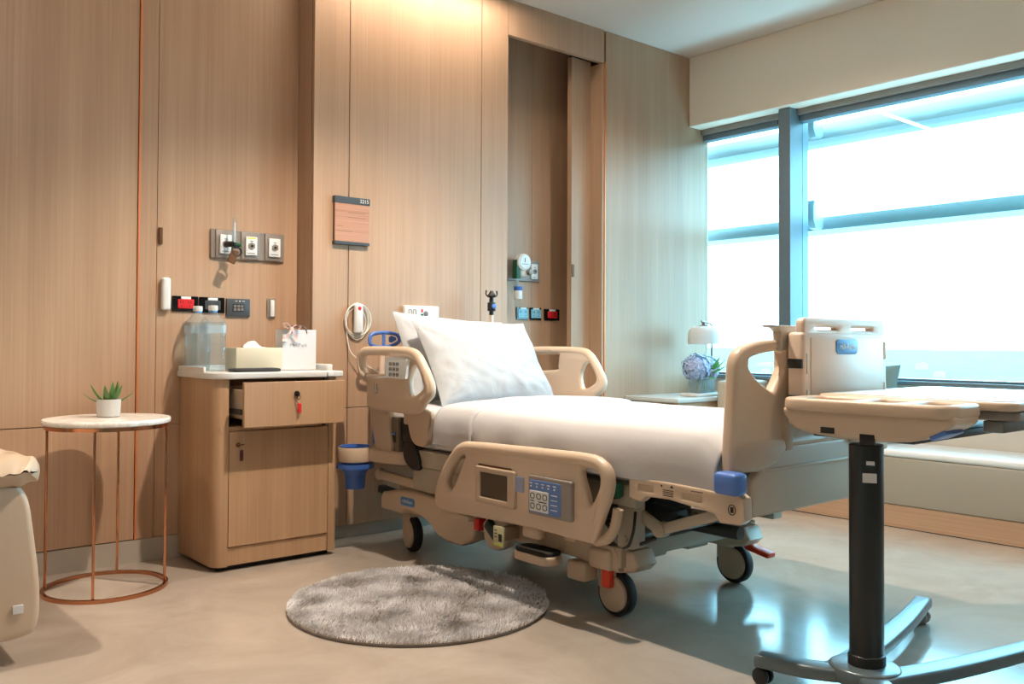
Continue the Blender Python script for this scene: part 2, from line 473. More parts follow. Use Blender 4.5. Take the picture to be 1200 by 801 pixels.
# sun shade fins outside
for z0, z1, lb in ((2.19, 2.315, 'upper horizontal aluminium sunshade fin outside the window'), (1.62, 1.72, 'lower horizontal aluminium sunshade fin outside the window')):
    t = thing('sunshade_fin', lb, 'sunshade', (5.25, .8, z0))
    MB().plate(chaikin([(5.1, z0), (5.34, z0 + .005), (5.36, z0 + .05), (5.3, z1), (5.14, z1 + .01), (5.1, z0 + .06)], 1), thick=9.6, bev=.001, plane='xz', at=.4).build('blade', M['fin'], t)
    for yy in (3.02, .06):
        MB().plate(chaikin([(4.985, z0 + .02), (5.10, z0 + .01), (5.10, z0 + .09), (5.03, z0 + .16), (4.985, z0 + .2)], 1), thick=.05, bev=.004, plane='xz', at=yy).build('bracket', M['fin'], t)

# far land below the horizon
g = MB()
g.grid(lambda u, v: Vector((60 + 16000 * u ** 3, -14000 + 28000 * v, -95)), 40, 40)
struct(g.build('ground', M['land'], smooth=False))
for k in range(48):
    i, j = k % 12, k // 12
    d = 1100 + 850 * j + random.uniform(0, 500); a = math.radians(34 + 4.4 * i + random.uniform(0, 2.2))
    x, y = d * math.sin(a), d * math.cos(a)
    w = d * random.uniform(.008, .02); h = random.uniform(6, 16) * (1 + .2 * j)
    tb = MB().box(x, x + w, y, y + w * random.uniform(.6, 1.), -95, -95 + h)
    tb.box(x + w * .2, x + w * .5, y + w * .1, y + w * .4, -95 + h, -95 + h * 1.15)
    o = tb.build('distant_building', M['build'], smooth=False)
    tag(o, 'tiny pale building in the haze on the horizon', 'building', 'distant buildings in the haze')

# ------------------------------------------------------------------ wall fittings
# gas outlet panel on the left wall
def outlet_module(root, x0, x1, z0, z1, y, stripe=None):
    m = MB().box(x0, x1, y - .012, y, z0, z1, .003, 2).build('outlet_plate', M['white2'], root)
    cx, cz = (x0 + x1) / 2, (z0 + z1) / 2
    MB().cyl((cx, y - .016, cz), (cx, y - .011, cz), .017, seg=6).build('collar', M['gmetal'], m)
    MB().cyl((cx, y - .019, cz), (cx, y - .012, cz), .006, seg=16).build('socket_hole', M['black'], m)
    if stripe: MB().box(x0 + .008, x1 - .008, y - .0128, y - .011, z1 - .011, z1 - .004).build('colour_strip', stripe, m)
    MB().box(cx - .007, cx + .007, y - .0128, y - .011, z1 - .022, z1 - .018).build('printed_line', M['inkg'], m)
    MB().box(x0 + .008, x1 - .012, y - .0128, y - .011, z0 + .008, z0 + .011).build('printed_line', M['inkg'], m)
M['yellow'] = plain('yellow_label', (206, 210, 96), .5)
gp = thing('gas_outlet_panel', 'grey metal gas outlet panel with three outlets on the left oak wall', 'outlet panel', (1.70, YA - .01, 1.285))
pm = MB().box(1.525, 1.873, YA - .012, YA, 1.285, 1.414, .003, 1)
for a in (1.545, 1.662, 1.775):
    pm.plate([(a, 1.288), (a + .012, 1.288), (a + .085, 1.288), (a + .085, 1.411), (a + .012, 1.411), (a, 1.411)], thick=.012, bev=.004, plane='xz', at=YA - .014)
pm.build('back_plate', M['gmetal'], gp)
for (a, b), st in zip(((1.560, 1.612), (1.678, 1.732), (1.789, 1.845)), (None, M['yellow'], None)):
    outlet_module(gp, a, b, 1.306, 1.390, YA - .02, st)
fm = thing('oxygen_flowmeter', 'clear tube flowmeter plugged into the left outlet of the grey panel', 'flowmeter', (1.60, YA - .06, 1.30))
MB().cyl((1.602, YA - .085, 1.345), (1.602, YA - .085, 1.46), .010, .0075, 16, .002).build('tube', M['bottle'], fm)
MB().cyl((1.602, YA - .085, 1.35), (1.602, YA - .085, 1.44), .003, seg=8).build('float_rod', M['white2'], fm)
MB().cyl((1.586, YA - .031, 1.348), (1.60, YA - .085, 1.345), .013, seg=18, bev=.002).cyl((1.602, YA - .085, 1.325), (1.602, YA - .085, 1.352), .012, seg=16, bev=.002).build('valve_body', M['black'], fm)
MB().cyl((1.602, YA - .085, 1.342), (1.628, YA - .10, 1.342), .009, seg=12, bev=.002).build('knob', M['green'], fm)
MB().tube([(1.598, YA - .09, 1.33), (1.585, YA - .10, 1.315), (1.60, YA - .10, 1.29), (1.625, YA - .10, 1.302), (1.62, YA - .10, 1.325)], .0045, 8, True, 4).build('chain_loop', M['black'], fm)
MB().box(-.018, .018, -.004, .004, -.03, .03, .003, 1, Matrix.Translation((1.59, YA - .10, 1.288)) @ Matrix.Rotation(.35, 4, 'Y')).build('key_tag', M['wood_brown'], fm)

def socket(name, label, x0, x1, z0, z1, y, plate, insert, group, wide=.31, tall=.30, tagc='white2'):
    t = thing(name, label, 'socket', ((x0 + x1) / 2, y, z0), group)
    MB().box(x0, x1, y - .009, y, z0, z1, .002, 1).build('cover_plate', plate, t)
    cx, cz = (x0 + x1) / 2 + .002, (z0 + z1) / 2
    w = (x1 - x0) * wide; h = (z1 - z0) * tall
    k = MB().box(cx - w, cx + w, y - .013, y - .008, cz - h, cz + h, .002, 1).build('socket_insert', insert, t)
    sl = MB()
    for dx in (-.55, .45):
        for q in (-1, 1):
            sl.box(cx + w * dx - .0015 + q * .005, cx + w * dx + .0015 + q * .005, y - .0136, y - .012, cz + .002, cz + h * .62)
        sl.cyl((cx + w * dx, y - .0136, cz - h * .5), (cx + w * dx, y - .012, cz - h * .5), .003, seg=10)
    sl.build('slots', M['ink'], k)
    MB().box(cx - w * .62, cx + w * .62, y - .0135, y - .008, cz + h, z1 - .002, .001, 1).build('name_tag', M[tagc], t)
    return t
G = 'power sockets on the left oak wall'
socket('power_socket', 'black wall plate with red double socket, left oak wall', 1.362, 1.474, 1.046, 1.113, YA, M['blackglass'], M['red2'], G)
socket('power_socket', 'black wall plate with grey double socket behind the water bottles', 1.479, 1.592, 1.043, 1.112, YA, M['blackglass'], M['char'], G)
t = thing('nurse_call_plate', 'charcoal wall plate with small buttons right of the black sockets', 'wall plate', (1.65, YA, 1.03))
MB().box(1.600, 1.710, YA - .011, YA + .002, 1.029, 1.110, .003, 2).build('cover_plate', M['char'], t)
MB().box(1.628, 1.682, YA - .0125, YA - .010, 1.052, 1.086, .001, 1).build('button_recess', M['black'], t)
for k in range(3):
    for q in range(2):
        MB().box(1.632 + k * .0165, 1.645 + k * .0165, YA - .0145, YA - .012, 1.055 + q * .015, 1.067 + q * .015, .001, 1).build('button', M['inkg'], t)
MB().box(1.640, 1.65, YA - .0116, YA - .0105, 1.098, 1.100).box(1.658, 1.664, YA - .0116, YA - .0105, 1.097, 1.101).box(1.672, 1.684, YA - .0116, YA - .0105, 1.098, 1.100).build('printed_marks', M['white2'], t)
t = thing('toggle_switch', 'slim vertical metal rocker on the left oak wall near the corner', 'switch', (1.812, YA, 1.028))
MB().box(1.793, 1.834, YA - .007, YA, 1.028, 1.116, .002, 1).build('base_plate', M['gmetal'], t)
MB().box(1.804, 1.824, YA - .022, YA - .006, 1.034, 1.110, .004, 2).build('rocker', M['white2'], t)
tag(MB().box(1.312, 1.350, YA - .032, YA, 1.049, 1.189, .012, 4).build('wall_dispenser', M['white']), 'white rounded dispenser on the left oak wall above the cabinet', 'dispenser')
tag(MB().plate(rrect(1.303, 1.319, 1.330, 1.400, .003), thick=.014, bev=.002, plane='xz', at=YA - .004).build('finger_pull', M['wood_brown']), 'small dark finger pull set in the left oak wall', 'pull')
# sign on the bay
t = thing('room_sign', 'reddish wood room sign with dark bands and number 2215', 'sign', (2.14, YB - .02, 1.375))
sp = MB().box(2.046, 2.230, YB - .022, YB - .012, 1.388, 1.566, .001, 1).build('wood_panel', M['sign_wood'], t)
for k in range(7):
    if k in (1, 2, 4, 5):
        MB().box(2.056 + (.06 if k < 3 else 0), 2.056 + (.15 if k < 3 else .03 + .05 * (k % 2)), YB - .0224, YB - .0215, 1.545 - k * .022, 1.5465 - k * .022).build('engraved_line', M['wood_brown'], sp)
MB().box(2.044, 2.232, YB - .024, YB, 1.566, 1.598, .001, 1).build('top_band', M['char'], t)
MB().box(2.044, 2.232, YB - .024, YB, 1.374, 1.388, .001, 1).build('bottom_band', M['char'], t)
MB().box(2.050, 2.226, YB - .012, YB, 1.388, 1.566).build('back_plate', M['ink'], t)
MB().text('2215', .024, face_y(2.200, YB - .0246, 1.582)).build('room_number', M['white'], t)
# call handset with coiled cable
t = thing('nurse_call_handset', 'white nurse call handset with red button hung on the bay', 'call handset', (2.17, YB - .02, .95))
MB().box(2.150, 2.195, YB - .038, YB - .012, .957, 1.097, .012, 4).build('handset_body', M['white'], t)
MB().cyl((2.1725, YB - .040, 1.077), (2.1725, YB - .034, 1.077), .0095, seg=20, bev=.002).build('call_button', M['red2'], t)
MB().box(2.162, 2.184, YB - .014, YB + .002, 1.02, 1.07, .003).build('cradle', M['white'], t)
for k in range(4):
    rx, rz = .052 + .006 * k, .068 + .006 * ((k * 7) % 4)
    MB().tube([(2.172 + .004 * (k % 2) + rx * math.cos(a), YB - .005 - .004 * k, 1.012 + .004 * k + rz * math.sin(a)) for a in [i / 24 * 2 * PI for i in range(24)]], .0028, 8, True).build('cable_loop', M['cable'], t)
MB().tube([(2.12, YB - .008, .985), (2.125, YB - .01, .92), (2.14, YB - .03, .86), (2.22, YB - .05, .80), (2.28, YB - .05, .77)], .0028, 8, False, 6).build('cable_tail', M['cable'], t)
# bed-head control plate
t = thing('headwall_control', 'white wall plate with buttons above the pillows', 'wall plate', (2.535, YB, 1.02))
MB().box(2.432, 2.640, YB - .024, YB + .002, 1.022, 1.100, .006, 3).build('cover_plate', M['white'], t)
for k in range(2):
    MB().plate(rrect(2.455 + k * .026, 2.474 + k * .026, 1.045, 1.082, .008), [rrect(2.4575 + k * .026, 2.4715 + k * .026, 1.0475, 1.0795, .006)], thick=.002, bev=.0004, plane='xz', at=YB - .025).build('button_ring', M['inkg'], t)
MB().box(2.530, 2.540, YB - .0262, YB - .023, 1.068, 1.084, .001, 1).build('red_key', M['red2'], t)
MB().box(2.528, 2.542, YB - .0262, YB - .023, 1.046, 1.060, .001, 1).build('green_key', M['green'], t)
MB().cyl((2.558, YB - .027, 1.062), (2.558, YB - .023, 1.062), .013, seg=20, bev=.001).build('dial', M['inkg'], t)

# recess fittings
gp = thing('gas_outlet_panel', 'grey gas outlet panel with two white outlets in the recess', 'outlet panel', (3.50, YC, 1.282))
MB().box(3.33, 3.606, YC - .012, YC, 1.283, 1.408, .003, 1).build('back_plate', M['gpanel'], gp)
for a in (3.425, 3.528):
    outlet_module(gp, a, a + .05, 1.300, 1.388, YC - .012)
vr = thing('suction_regulator', 'white round vacuum regulator with a collection jar at the recess edge', 'regulator', (3.37, YC - .06, 1.16))
MB().cyl((3.408, YC - .10, 1.385), (3.408, YC - .055, 1.385), .05, seg=32, bev=.006).build('gauge_body', M['white'], vr)
MB().cyl((3.408, YC - .103, 1.385), (3.408, YC - .099, 1.385), .036, seg=32).build('gauge_face', M['white2'], vr)
MB().box(3.405, 3.408, YC - .105, YC - .102, 1.385, 1.410).box(3.385, 3.432, YC - .105, YC - .102, 1.374, 1.376).build('needle', M['ink'], vr)
MB().box(3.385, 3.44, YC - .095, YC - .0125, 1.30, 1.36, .012, 3).build('housing', M['white'], vr)
MB().cyl((3.44, YC - .12, 1.330), (3.44, YC - .09, 1.330), .017, seg=20, bev=.003).build('knob', M['gmetal'], vr)
MB().cyl((3.375, YC - .08, 1.17), (3.375, YC - .08, 1.235), .024, seg=20, bev=.003).build('jar', M['white2'], vr)
MB().cyl((3.375, YC - .08, 1.22), (3.375, YC - .08, 1.245), .026, seg=20, bev=.003).build('jar_cap', M['blue2'], vr)
MB().tube([(3.375, YC - .08, 1.24), (3.37, YC - .08, 1.29), (3.40, YC - .08, 1.31)], .006, 10, False, 5).build('tube', M['bottle_label'], vr)
MB().box(3.355, 3.385, YC - .09, YC - .05, 1.29, 1.40, .004).build('green_valve', M['green'], vr)
G = 'power sockets in the recess'
M['paleblue'] = plain('pale_blue_plate', (126, 184, 206), .35)
socket('power_socket', 'pale blue double socket in the recess, leftmost beside the bay', 3.426, 3.518, 1.056, 1.129, YC, M['blackglass'], M['paleblue'], G, .43, .36)
socket('power_socket', 'pale blue double socket in the recess, between another blue one and the red', 3.530, 3.622, 1.056, 1.129, YC, M['blackglass'], M['paleblue'], G, .43, .36)
socket('power_socket', 'black wall plate with red double socket in the recess', 3.646, 3.772, 1.055, 1.124, YC, M['blackglass'], M['red2'], G)

# ------------------------------------------------------------------ round side table
tc = Vector((1.017, 3.53, 0)); tr = .222
vd = Vector((.28, .96, 0)).normalized(); vr_ = Vector((vd.y, -vd.x, 0))
t = thing('side_table', 'round white marble side table on a thin copper frame', 'side table', tc)
MB().lathe([(0, .612), (tr - .012, .612), (tr - .002, .614), (tr, .620), (tr, .628), (tr - .003, .632), (0, .632)], tc, 72).build('tabletop', M['marble'], t)
def ring(z, r, w, h):
    m = MB(); m.lathe([(r - w, z), (r, z), (r, z + h), (r - w, z + h), (r - w, z)], tc, 72); return m
ring(.598, tr - .008, .012, .013).build('top_ring', M['copper'], t)
ring(.0, tr - .004, .014, .013).build('base_ring', M['copper'], t)
for k in range(4):
    a = math.radians(-11 + 90 * k)
    p = tc + (tr - .015) * (-vr_ * math.cos(a) - vd * math.sin(a) * 1)
    MB().bar((p.x, p.y, .012), (p.x, p.y, .60), .0095, .0095, .001, up=(vd.x, vd.y, 0)).build('leg', M['copper'], t)
# succulent
pc = Vector((1.03, 3.565, .6325))
t = thing('potted_succulent', 'small succulent in a grey pot on the round side table', 'potted plant', pc)
MB().lathe([(0, 0), (.036, 0), (.041, .004), (.0435, .066), (.0415, .067), (.039, .062), (.037, .05), (0, .05)], pc, 40).build('pot', M['pot'], t)
MB().lathe([(0, .056), (.03, .054), (.037, .0515)], pc, 24).build('soil', M['soil'], t)
def leafm(base, tip, w, droop=.0, bend=.3):
    base, tip = Vector(base), Vector(tip); d = tip - base; L_ = d.length
    side = d.cross(Vector((0, 0, 1)))
    if side.length < 1e-4: side = Vector((1, 0, 0))
    side.normalize(); up = side.cross(d).normalized()
    m = MB(); b = bmesh.new(); rows = []
    n = 8
    for i in range(n + 1):
        s = i / n
        p = base + d * s + up * (math.sin(s * PI) * bend * L_ * -.25) + Vector((0, 0, -droop * s * s))
        ww = w * (.75 + .9 * s * (1 - s) * 1.2) * (1 - s) ** .6 + .0003
        th = ww * .35
        rows.append([b.verts.new(p + side * ww), b.verts.new(p + up * th * .4), b.verts.new(p - side * ww), b.verts.new(p - up * th)])
    for A, B in zip(rows, rows[1:]):
        for k in range(4): b.faces.new((A[k], A[(k + 1) % 4], B[(k + 1) % 4], B[k]))
    bmesh.ops.recalc_face_normals(b, faces=b.faces[:])
    m.merge(b); return m
for k in range(11):
    a = k * 2.4; el = (.35, .75, 1.1)[k % 3]; L_ = (.098, .095, .085)[k % 3]
    tip = pc + Vector((math.cos(a) * math.cos(el) * L_, math.sin(a) * math.cos(el) * L_, .058 + math.sin(el) * L_))
    leafm(pc + Vector((math.cos(a) * .006, math.sin(a) * .006, .05)), tip, .0165).build('leaf', M['leaf'], t)

# ------------------------------------------------------------------ bedside cabinet
cb = thing('bedside_cabinet', 'light oak bedside cabinet with white top and open drawer', 'cabinet', (1.675, 3.65, 0))
foot = rrect(1.40, 1.945, 3.462, 3.838, .012, 3)
fr = [(1.40, 3.838)] + [(1.40 + .052 - .052 * math.cos(a), 3.462 + .052 - .052 * math.sin(a)) for a in [i / 8 * PI / 2 for i in range(9)]] 
# side walls with the rounded front corner; open front
outer = fr + [(1.457, 3.462), (1.457, 3.48), (1.424, 3.50), (1.422, 3.818), (1.925, 3.818), (1.925, 3.480), (1.903, 3.480), (1.903, 3.462), (1.933, 3.462), (1.945, 3.474), (1.945, 3.838)]
body = MB()
body.plate([(p[0], p[1]) for p in outer], thick=.748, bev=.001, plane='xy', at=.020 + .374)
body.build('carcass', M['oak_cab'], cb)
MB().box(1.424, 1.925, 3.478, 3.82, .095, .112).build('bottom_board', M['oak_cab'], cb)
MB().box(1.424, 1.925, 3.466, 3.82, .560, .576).build('shelf', M['oak_cab'], cb)
MB().box(1.458, 1.903, 3.470, 3.486, .022, .094, .001, 1).build('plinth', M['oak_cab'], cb)
MB().box(1.43, 1.92, 3.50, 3.80, 0, .022).build('base', M['ink'], cb)
d = MB().box(1.460, 1.902, 3.463, 3.481, .097, .557, .0015, 1).build('door', M['oak_cab'], cb)
MB().cyl((1.497, 3.459, .503), (1.497, 3.464, .503), .010, seg=18, bev=.001).build('lock', M['wood_brown'], d)
MB().box(1.492, 1.520, 3.452, 3.460, .501, .506, .001, 1).build('key', M['wood_brown'], d)
M['maroon'] = plain('dark_maroon_tag', (72, 18, 26), .5)
MB().box(1.503, 1.516, 3.453, 3.459, .438, .482, .002, 1).build('key_tag', M['maroon'], d)
dw = MB().box(1.480, 1.928, 3.368, 3.386, .578, .757, .0015, 1).build('drawer', M['oak_cab'], cb)
MB().box(1.484, 1.500, 3.387, 3.78, .605, .725).box(1.890, 1.906, 3.387, 3.78, .605, .725).box(1.484, 1.906, 3.765, 3.78, .605, .725).box(1.484, 1.906, 3.387, 3.78, .605, .612).build('drawer_box', M['beige2'], dw)
MB().box(1.474, 1.484, 3.390, 3.76, .628, .650, .001, 1).box(1.906, 1.916, 3.390, 3.76, .628, .650, .001, 1).build('runner', M['dsteel'], dw)
MB().cyl((1.704, 3.358, .707), (1.704, 3.369, .707), .0115, seg=20, bev=.002).build('lock', M['black'], dw)
MB().box(1.700, 1.708, 3.345, 3.360, .698, .716, .002, 1).tube([(1.706 + .007 * math.cos(a), 3.352, .693 + .010 * math.sin(a)) for a in [i / 12 * 2 * PI for i in range(12)]], .0012, 6, True).build('key', M['black'], dw)
MB().box(1.705, 1.720, 3.354, 3.360, .628, .668, .002, 1).build('key_tag', M['red2'], dw)
top = MB()
tl = [(1.388, 3.845)] + [(1.388 + .09 - .09 * math.cos(a), 3.436 + .09 - .09 * math.sin(a)) for a in [i / 10 * PI / 2 for i in range(11)]] + [(1.955, 3.436), (1.96, 3.441), (1.96, 3.845)]
top.plate(tl, thick=.026, bev=.005, plane='xy', at=.781)
tp = top.build('worktop', M['white'], cb)
MB().plate(rrect(1.390, 1.401, 3.56, 3.842, .004), thick=.03, bev=.004, plane='xy', at=.8).plate(rrect(1.925, 1.956, 3.52, 3.842, .01), thick=.03, bev=.006, plane='xy', at=.806).box(1.40, 1.95, 3.826, 3.842, .79, .815, .004).build('rim', M['white'], tp)
MB().box(1.88, 1.905, 3.428, 3.437, .772, .79, .002, 1).build('catch', M['white2'], tp)
MB().box(1.875, 1.89, 3.452, 3.462, .757, .768).box(1.872, 1.885, 3.452, 3.463, .561, .568).build('hinge_block', M['ink'], cb)

# water bottles
def bottle(x, y, rz, label):
    z = .7945
    t = thing('water_bottle', label, 'bottle', (x, y, z), 'water bottles on the bedside cabinet')
    t.rotation_euler.z = rz
    R = Matrix.Translation((x, y, z)) @ Matrix.Rotation(rz, 4, 'Z')
    def sq(h, w, r):
        return [Vector((p[0], p[1], h)) for p in rrect(-w / 2, w / 2, -w / 2, w / 2, r, 5)]
    prof = [(.0, .070, .016), (.004, .084, .018), (.02, .088, .02), (.098, .088, .02), (.104, .084, .02), (.110, .088, .02), (.150, .088, .02), (.196, .088, .02), (.205, .086, .022), (.232, .056, .0275), (.243, .034, .0169), (.252, .030, .0149), (.262, .030, .0149)]
    b = bmesh.new(); rings = [[b.verts.new(v) for v in sq(*p)] for p in prof]
    for A, B in zip(rings, rings[1:]):
        for k in range(len(A)): b.faces.new((A[k], A[(k + 1) % len(A)], B[(k + 1) % len(A)], B[k]))
    b.faces.new(rings[0][::-1])
    MB().merge(b, R).build('bottle_body', M['bottle'], t)
    b = bmesh.new(); rings = [[b.verts.new(v) for v in sq(h, w - .006, r - .003)] for h, w, r in prof[1:9]]
    for A, B in zip(rings, rings[1:]):
        for k in range(len(A)): b.faces.new((A[k], A[(k + 1) % len(A)], B[(k + 1) % len(A)], B[k]))
    b.faces.new(rings[0][::-1]); b.faces.new(rings[-1])
    MB().merge(b, R).build('water', M['water'], t)
    b = bmesh.new(); rings = [[b.verts.new(v) for v in sq(h, .0895, .0205)] for h in (.158, .192)]
    A, B = rings
    for k in range(len(A)): b.faces.new((A[k], A[(k + 1) % len(A)], B[(k + 1) % len(A)], B[k]))
    MB().merge(b, R).build('label_band', M['bottle_label'], t)
    cap = MB(); cap.cyl((0, 0, .252), (0, 0, .274), .0185, seg=30, bev=.002)
    for k in range(24):
        a = k / 24 * 2 * PI
        cap.box(.018, .0195, -.001, .001, .254, .271, mat=Matrix.Rotation(a, 4, 'Z'))
    for v in cap.bm.verts: v.co = R @ v.co
    cap.build('cap', M['white'], t)
    k = MB(); k.cyl((0, 0, .246), (0, 0, .2515), .0175, seg=30)
    for v in k.bm.verts: v.co = R @ v.co
    k.build('cap_ring', M['label_blue'], t)
bottle(1.447, 3.775, .1, 'clear square water bottle standing behind the other bottle, nearer the wall')
bottle(1.464, 3.652, .05, 'clear square water bottle nearest the tissue box')

# tissue box
t = thing('tissue_box', 'cream tissue box with a tissue poking out on the cabinet', 'tissue box', (1.60, 3.63, .795))
MB().box(1.534, 1.742, 3.575, 3.69, .7945, .893, .003, 2).build('box_body', M['tissuebox'], t)
MB().box(1.585, 1.69, 3.61, 3.655, .8925, .894, .001).build('slot_rim', M['paperw'], t)
def tis(u, v):
    x = 1.585 + u * .1; hh = .032 * max(0, 1 - abs(u - .42) * 2.2) ** .8 * math.sin(v * PI) ** .7
    return Vector((x, 3.615 + v * .035 + .006 * math.sin(u * 9), .893 + hh + .002 * math.sin(u * 21 + v * 5)))
MB().grid(tis, 18, 10).build('tissue', M['tissue'], t)
tag(MB().box(1.490, 1.688, 3.478, 3.556, .7948, .808, .004, 2).box(1.50, 1.68, 3.486, 3.548, .808, .8095, .001, 1).build('notebook', plain('dark_grey_cover', (46, 46, 48), .45)), 'flat charcoal notebook lying before the tissue box', 'notebook')

# gift bag
bx0, bx1, by0, by1, bz0, bz1 = 1.752, 1.912, 3.60, 3.668, .7948, .972
t = thing('gift_bag', 'white paper gift bag with pink ribbon on the cabinet', 'gift bag', (1.832, 3.634, bz0))
m = MB()
m.box(bx0, bx1, by0, by0 + .0012, bz0, bz1).box(bx0, bx1, by1 - .0012, by1, bz0, bz1).box(bx0, bx1, by0, by1, bz0, bz0 + .0015)
for x, dx in ((bx0, .008), (bx1, -.008)):
    ym = (by0 + by1) / 2
    m.plate([(by0, x), (ym, x + dx), (by1, x), (by1, x + .001), (ym, x + dx + .001), (by0, x + .001)], thick=bz1 - bz0, bev=.0001, plane='xy', at=(bz0 + bz1) / 2, mat=Matrix(((0, 1, 0, 0), (1, 0, 0, 0), (0, 0, 1, 0), (0, 0, 0, 1))))
m.build('bag_body', M['paperw'], t)
MB().text('MedPark', .0235, face_y(1.828, by0 - .0003, .903), .0003).build('lettering', M['print'], t)
MB().box(1.826, 1.860, by0 - .0005, by0 + .0002, .8895, .8901).build('underline', M['print'], t)
for yy in (by0 - .002, by1 + .002):
    MB().tube([(1.795, yy, .955), (1.80, yy, .975), (1.815, yy, .987), (1.845, yy, .988), (1.862, yy, .975), (1.868, yy, .955)], .0022, 8, False, 5).build('handle', M['rope'], t)
def loop(c, ang, L_, w):
    m = MB(); b = bmesh.new(); rows = []
    for i in range(17):
        a = i / 16 * 2 * PI
        px = L_ * (1 - math.cos(a)) / 2; pz = w * math.sin(a) * (.4 + .6 * px / L_)
        p = Vector((px * math.cos(ang) - pz * math.sin(ang), 0, px * math.sin(ang) + pz * math.cos(ang)))
        rows.append([b.verts.new(Vector(c) + p + Vector((0, -.011 * (.4 + px / L_), 0))), b.verts.new(Vector(c) + p + Vector((0, .011 * (.4 + px / L_), 0)))])
    for A, B in zip(rows, rows[1:]): b.faces.new((A[0], A[1], B[1], B[0]))
    return m.merge(b)
bc = (1.788, by0 - .012, .976)
bow = MB()
for a, L_ in ((2.6, .042), (.25, .042)):
    k = loop(bc, a, L_, .013); me = bpy.data.meshes.new('x'); k.bm.to_mesh(me); bow.bm.from_mesh(me); bpy.data.meshes.remove(me)
def tail(dx):
    def f(u, v): return Vector((bc[0] + dx * u + (v - .5) * .016 * (.5 + u), bc[1] - .004 - .004 * math.sin(u * 6), bc[2] - u * .055))
    return f
bow.grid(tail(-.035), 10, 2); bow.grid(tail(.028), 10, 2)
bow.cyl((bc[0], bc[1] - .008, bc[2]), (bc[0], bc[1] + .008, bc[2]), .008, seg=14, bev=.002)
bow.build('ribbon_bow', M['ribbon'], t)

# ------------------------------------------------------------------ armchair (cut by the frame)
t = thing('armchair', 'taupe leather recliner armchair at the left edge of the picture', 'armchair', (.24, 3.0, 0))
def arm(x0, x1):
    prof = chaikin([(x0, .07), (x0, .45), (x0 + .03, .515), (x1 - .05, .515), (x1 - .02, .47), (x1 - .006, .36), (x1 + .012, .22), (x1 + .010, .10), (x1 - .02, .07)], 2)
    MB().plate(prof, thick=.50, bev=.02, plane='xz', at=3.09, res=4).build('arm', M['armleather'], t)
arm(.40, .632)
a2 = MB().plate([( .48 - .46 - p[0] + .06, p[1]) for p in chaikin([(.40, .07), (.40, .45), (.43, .515), (.565, .515), (.595, .47), (.613, .36), (.625, .22), (.621, .10), (.595, .07)], 2)], thick=.50, bev=.02, plane='xz', at=3.09, res=4).build('arm', M['armleather'], t)
def padm(x0, x1):
    m = MB()
    def f(u, v):
        a = u * 2 * PI; y = 2.815 + .53 * v
        e = min(1, (v * (1 - v) * 14) ** .5) * .999 + .001
        w = (x1 - x0) / 2 * (.75 + .25 * e); h = .048 * e
        c, s_ = math.cos(a), math.sin(a)
        sgn = lambda q, p: math.copysign(abs(q) ** p, q)
        return Vector(((x0 + x1) / 2 + w * sgn(c, .75), y, (.546) + h * sgn(s_, .75) - .012 * v + .014 * noise.noise(Vector((c * 4, y * 12, s_ * 4)))))
    m.grid(f, 36, 24)
    bmesh.ops.remove_doubles(m.bm, verts=m.bm.verts[:], dist=1e-4)
    bmesh.ops.recalc_face_normals(m.bm, faces=m.bm.faces[:])
    return m
padm(.38, .640).build('arm_pad', M['armpad'], t)
padm(-.15, .10).build('arm_pad', M['armpad'], t)
MB().box(.09, .40, 2.86, 3.34, .28, .44, .04, 4).build('seat_cushion', M['armleather'], t)
MB().box(.08, .40, 3.20, 3.36, .40, .98, .06, 4, Matrix.Translation((0, 0, 0))).build('backrest', M['armleather'], t)
MB().box(-.08, .56, 2.90, 3.32, .05, .28, .02, 2).build('base', M['armleather'], t)
for x in (-.08, .51):
    for y in (2.90, 3.29):
        MB().cyl((x - .012, y, .028), (x + .012, y, .028), .028, seg=20, bev=.004).cyl((x, y, .03), (x, y, .075), .01, seg=10).build('foot_caster', M['black'], t)
MB().box(.570, .597, 2.834, 2.842, .148, .172, .001, 1).build('care_label', M['paperw'], t)

# ------------------------------------------------------------------ rug
rc = Vector((1.80, 2.617, 0)); rr = .452
t = thing('round_rug', 'round grey shaggy rug on the floor beside the bed', 'rug', rc)
MB().lathe([(0, .0005), (rr - .004, .0005), (rr, .003), (rr, .010), (rr - .004, .014), (0, .014)], rc, 96).build('backing', plain('rug_backing', (128, 116, 106), .95), t)
b = bmesh.new(); rnd = random.Random(3)
for k in range(26000):
    q = math.sqrt(rnd.random()) * rr * 1.003; a = rnd.random() * 2 * PI
    x, y = q * math.cos(a), q * math.sin(a)
    p = rc + Vector((x, y, .011))
    sw = noise.noise(Vector((x * 7, y * 7, 2.))) * 3.2
    hh = .011 + .006 * noise.noise(Vector((x * 9, y * 9, 5.))) + rnd.random() * .006
    ln = Vector((math.cos(sw + rnd.uniform(-.6, .6)), math.sin(sw + rnd.uniform(-.6, .6)), 0)) * (.010 * rnd.uniform(.4, 1.3))
    w = .0016; ca = rnd.random() * PI; wv = Vector((math.cos(ca), math.sin(ca), 0)) * w
    v = [b.verts.new(p - wv), b.verts.new(p + wv), b.verts.new(p + ln * .6 + wv * .8 + Vector((0, 0, hh * .8))), b.verts.new(p + ln + Vector((0, 0, hh)))]
    b.faces.new((v[0], v[1], v[2])); b.faces.new((v[0], v[2], v[3]))
pl = MB().merge(b).build('pile', M['rug'], t, smooth=False)
pl['kind'] = 'stuff'

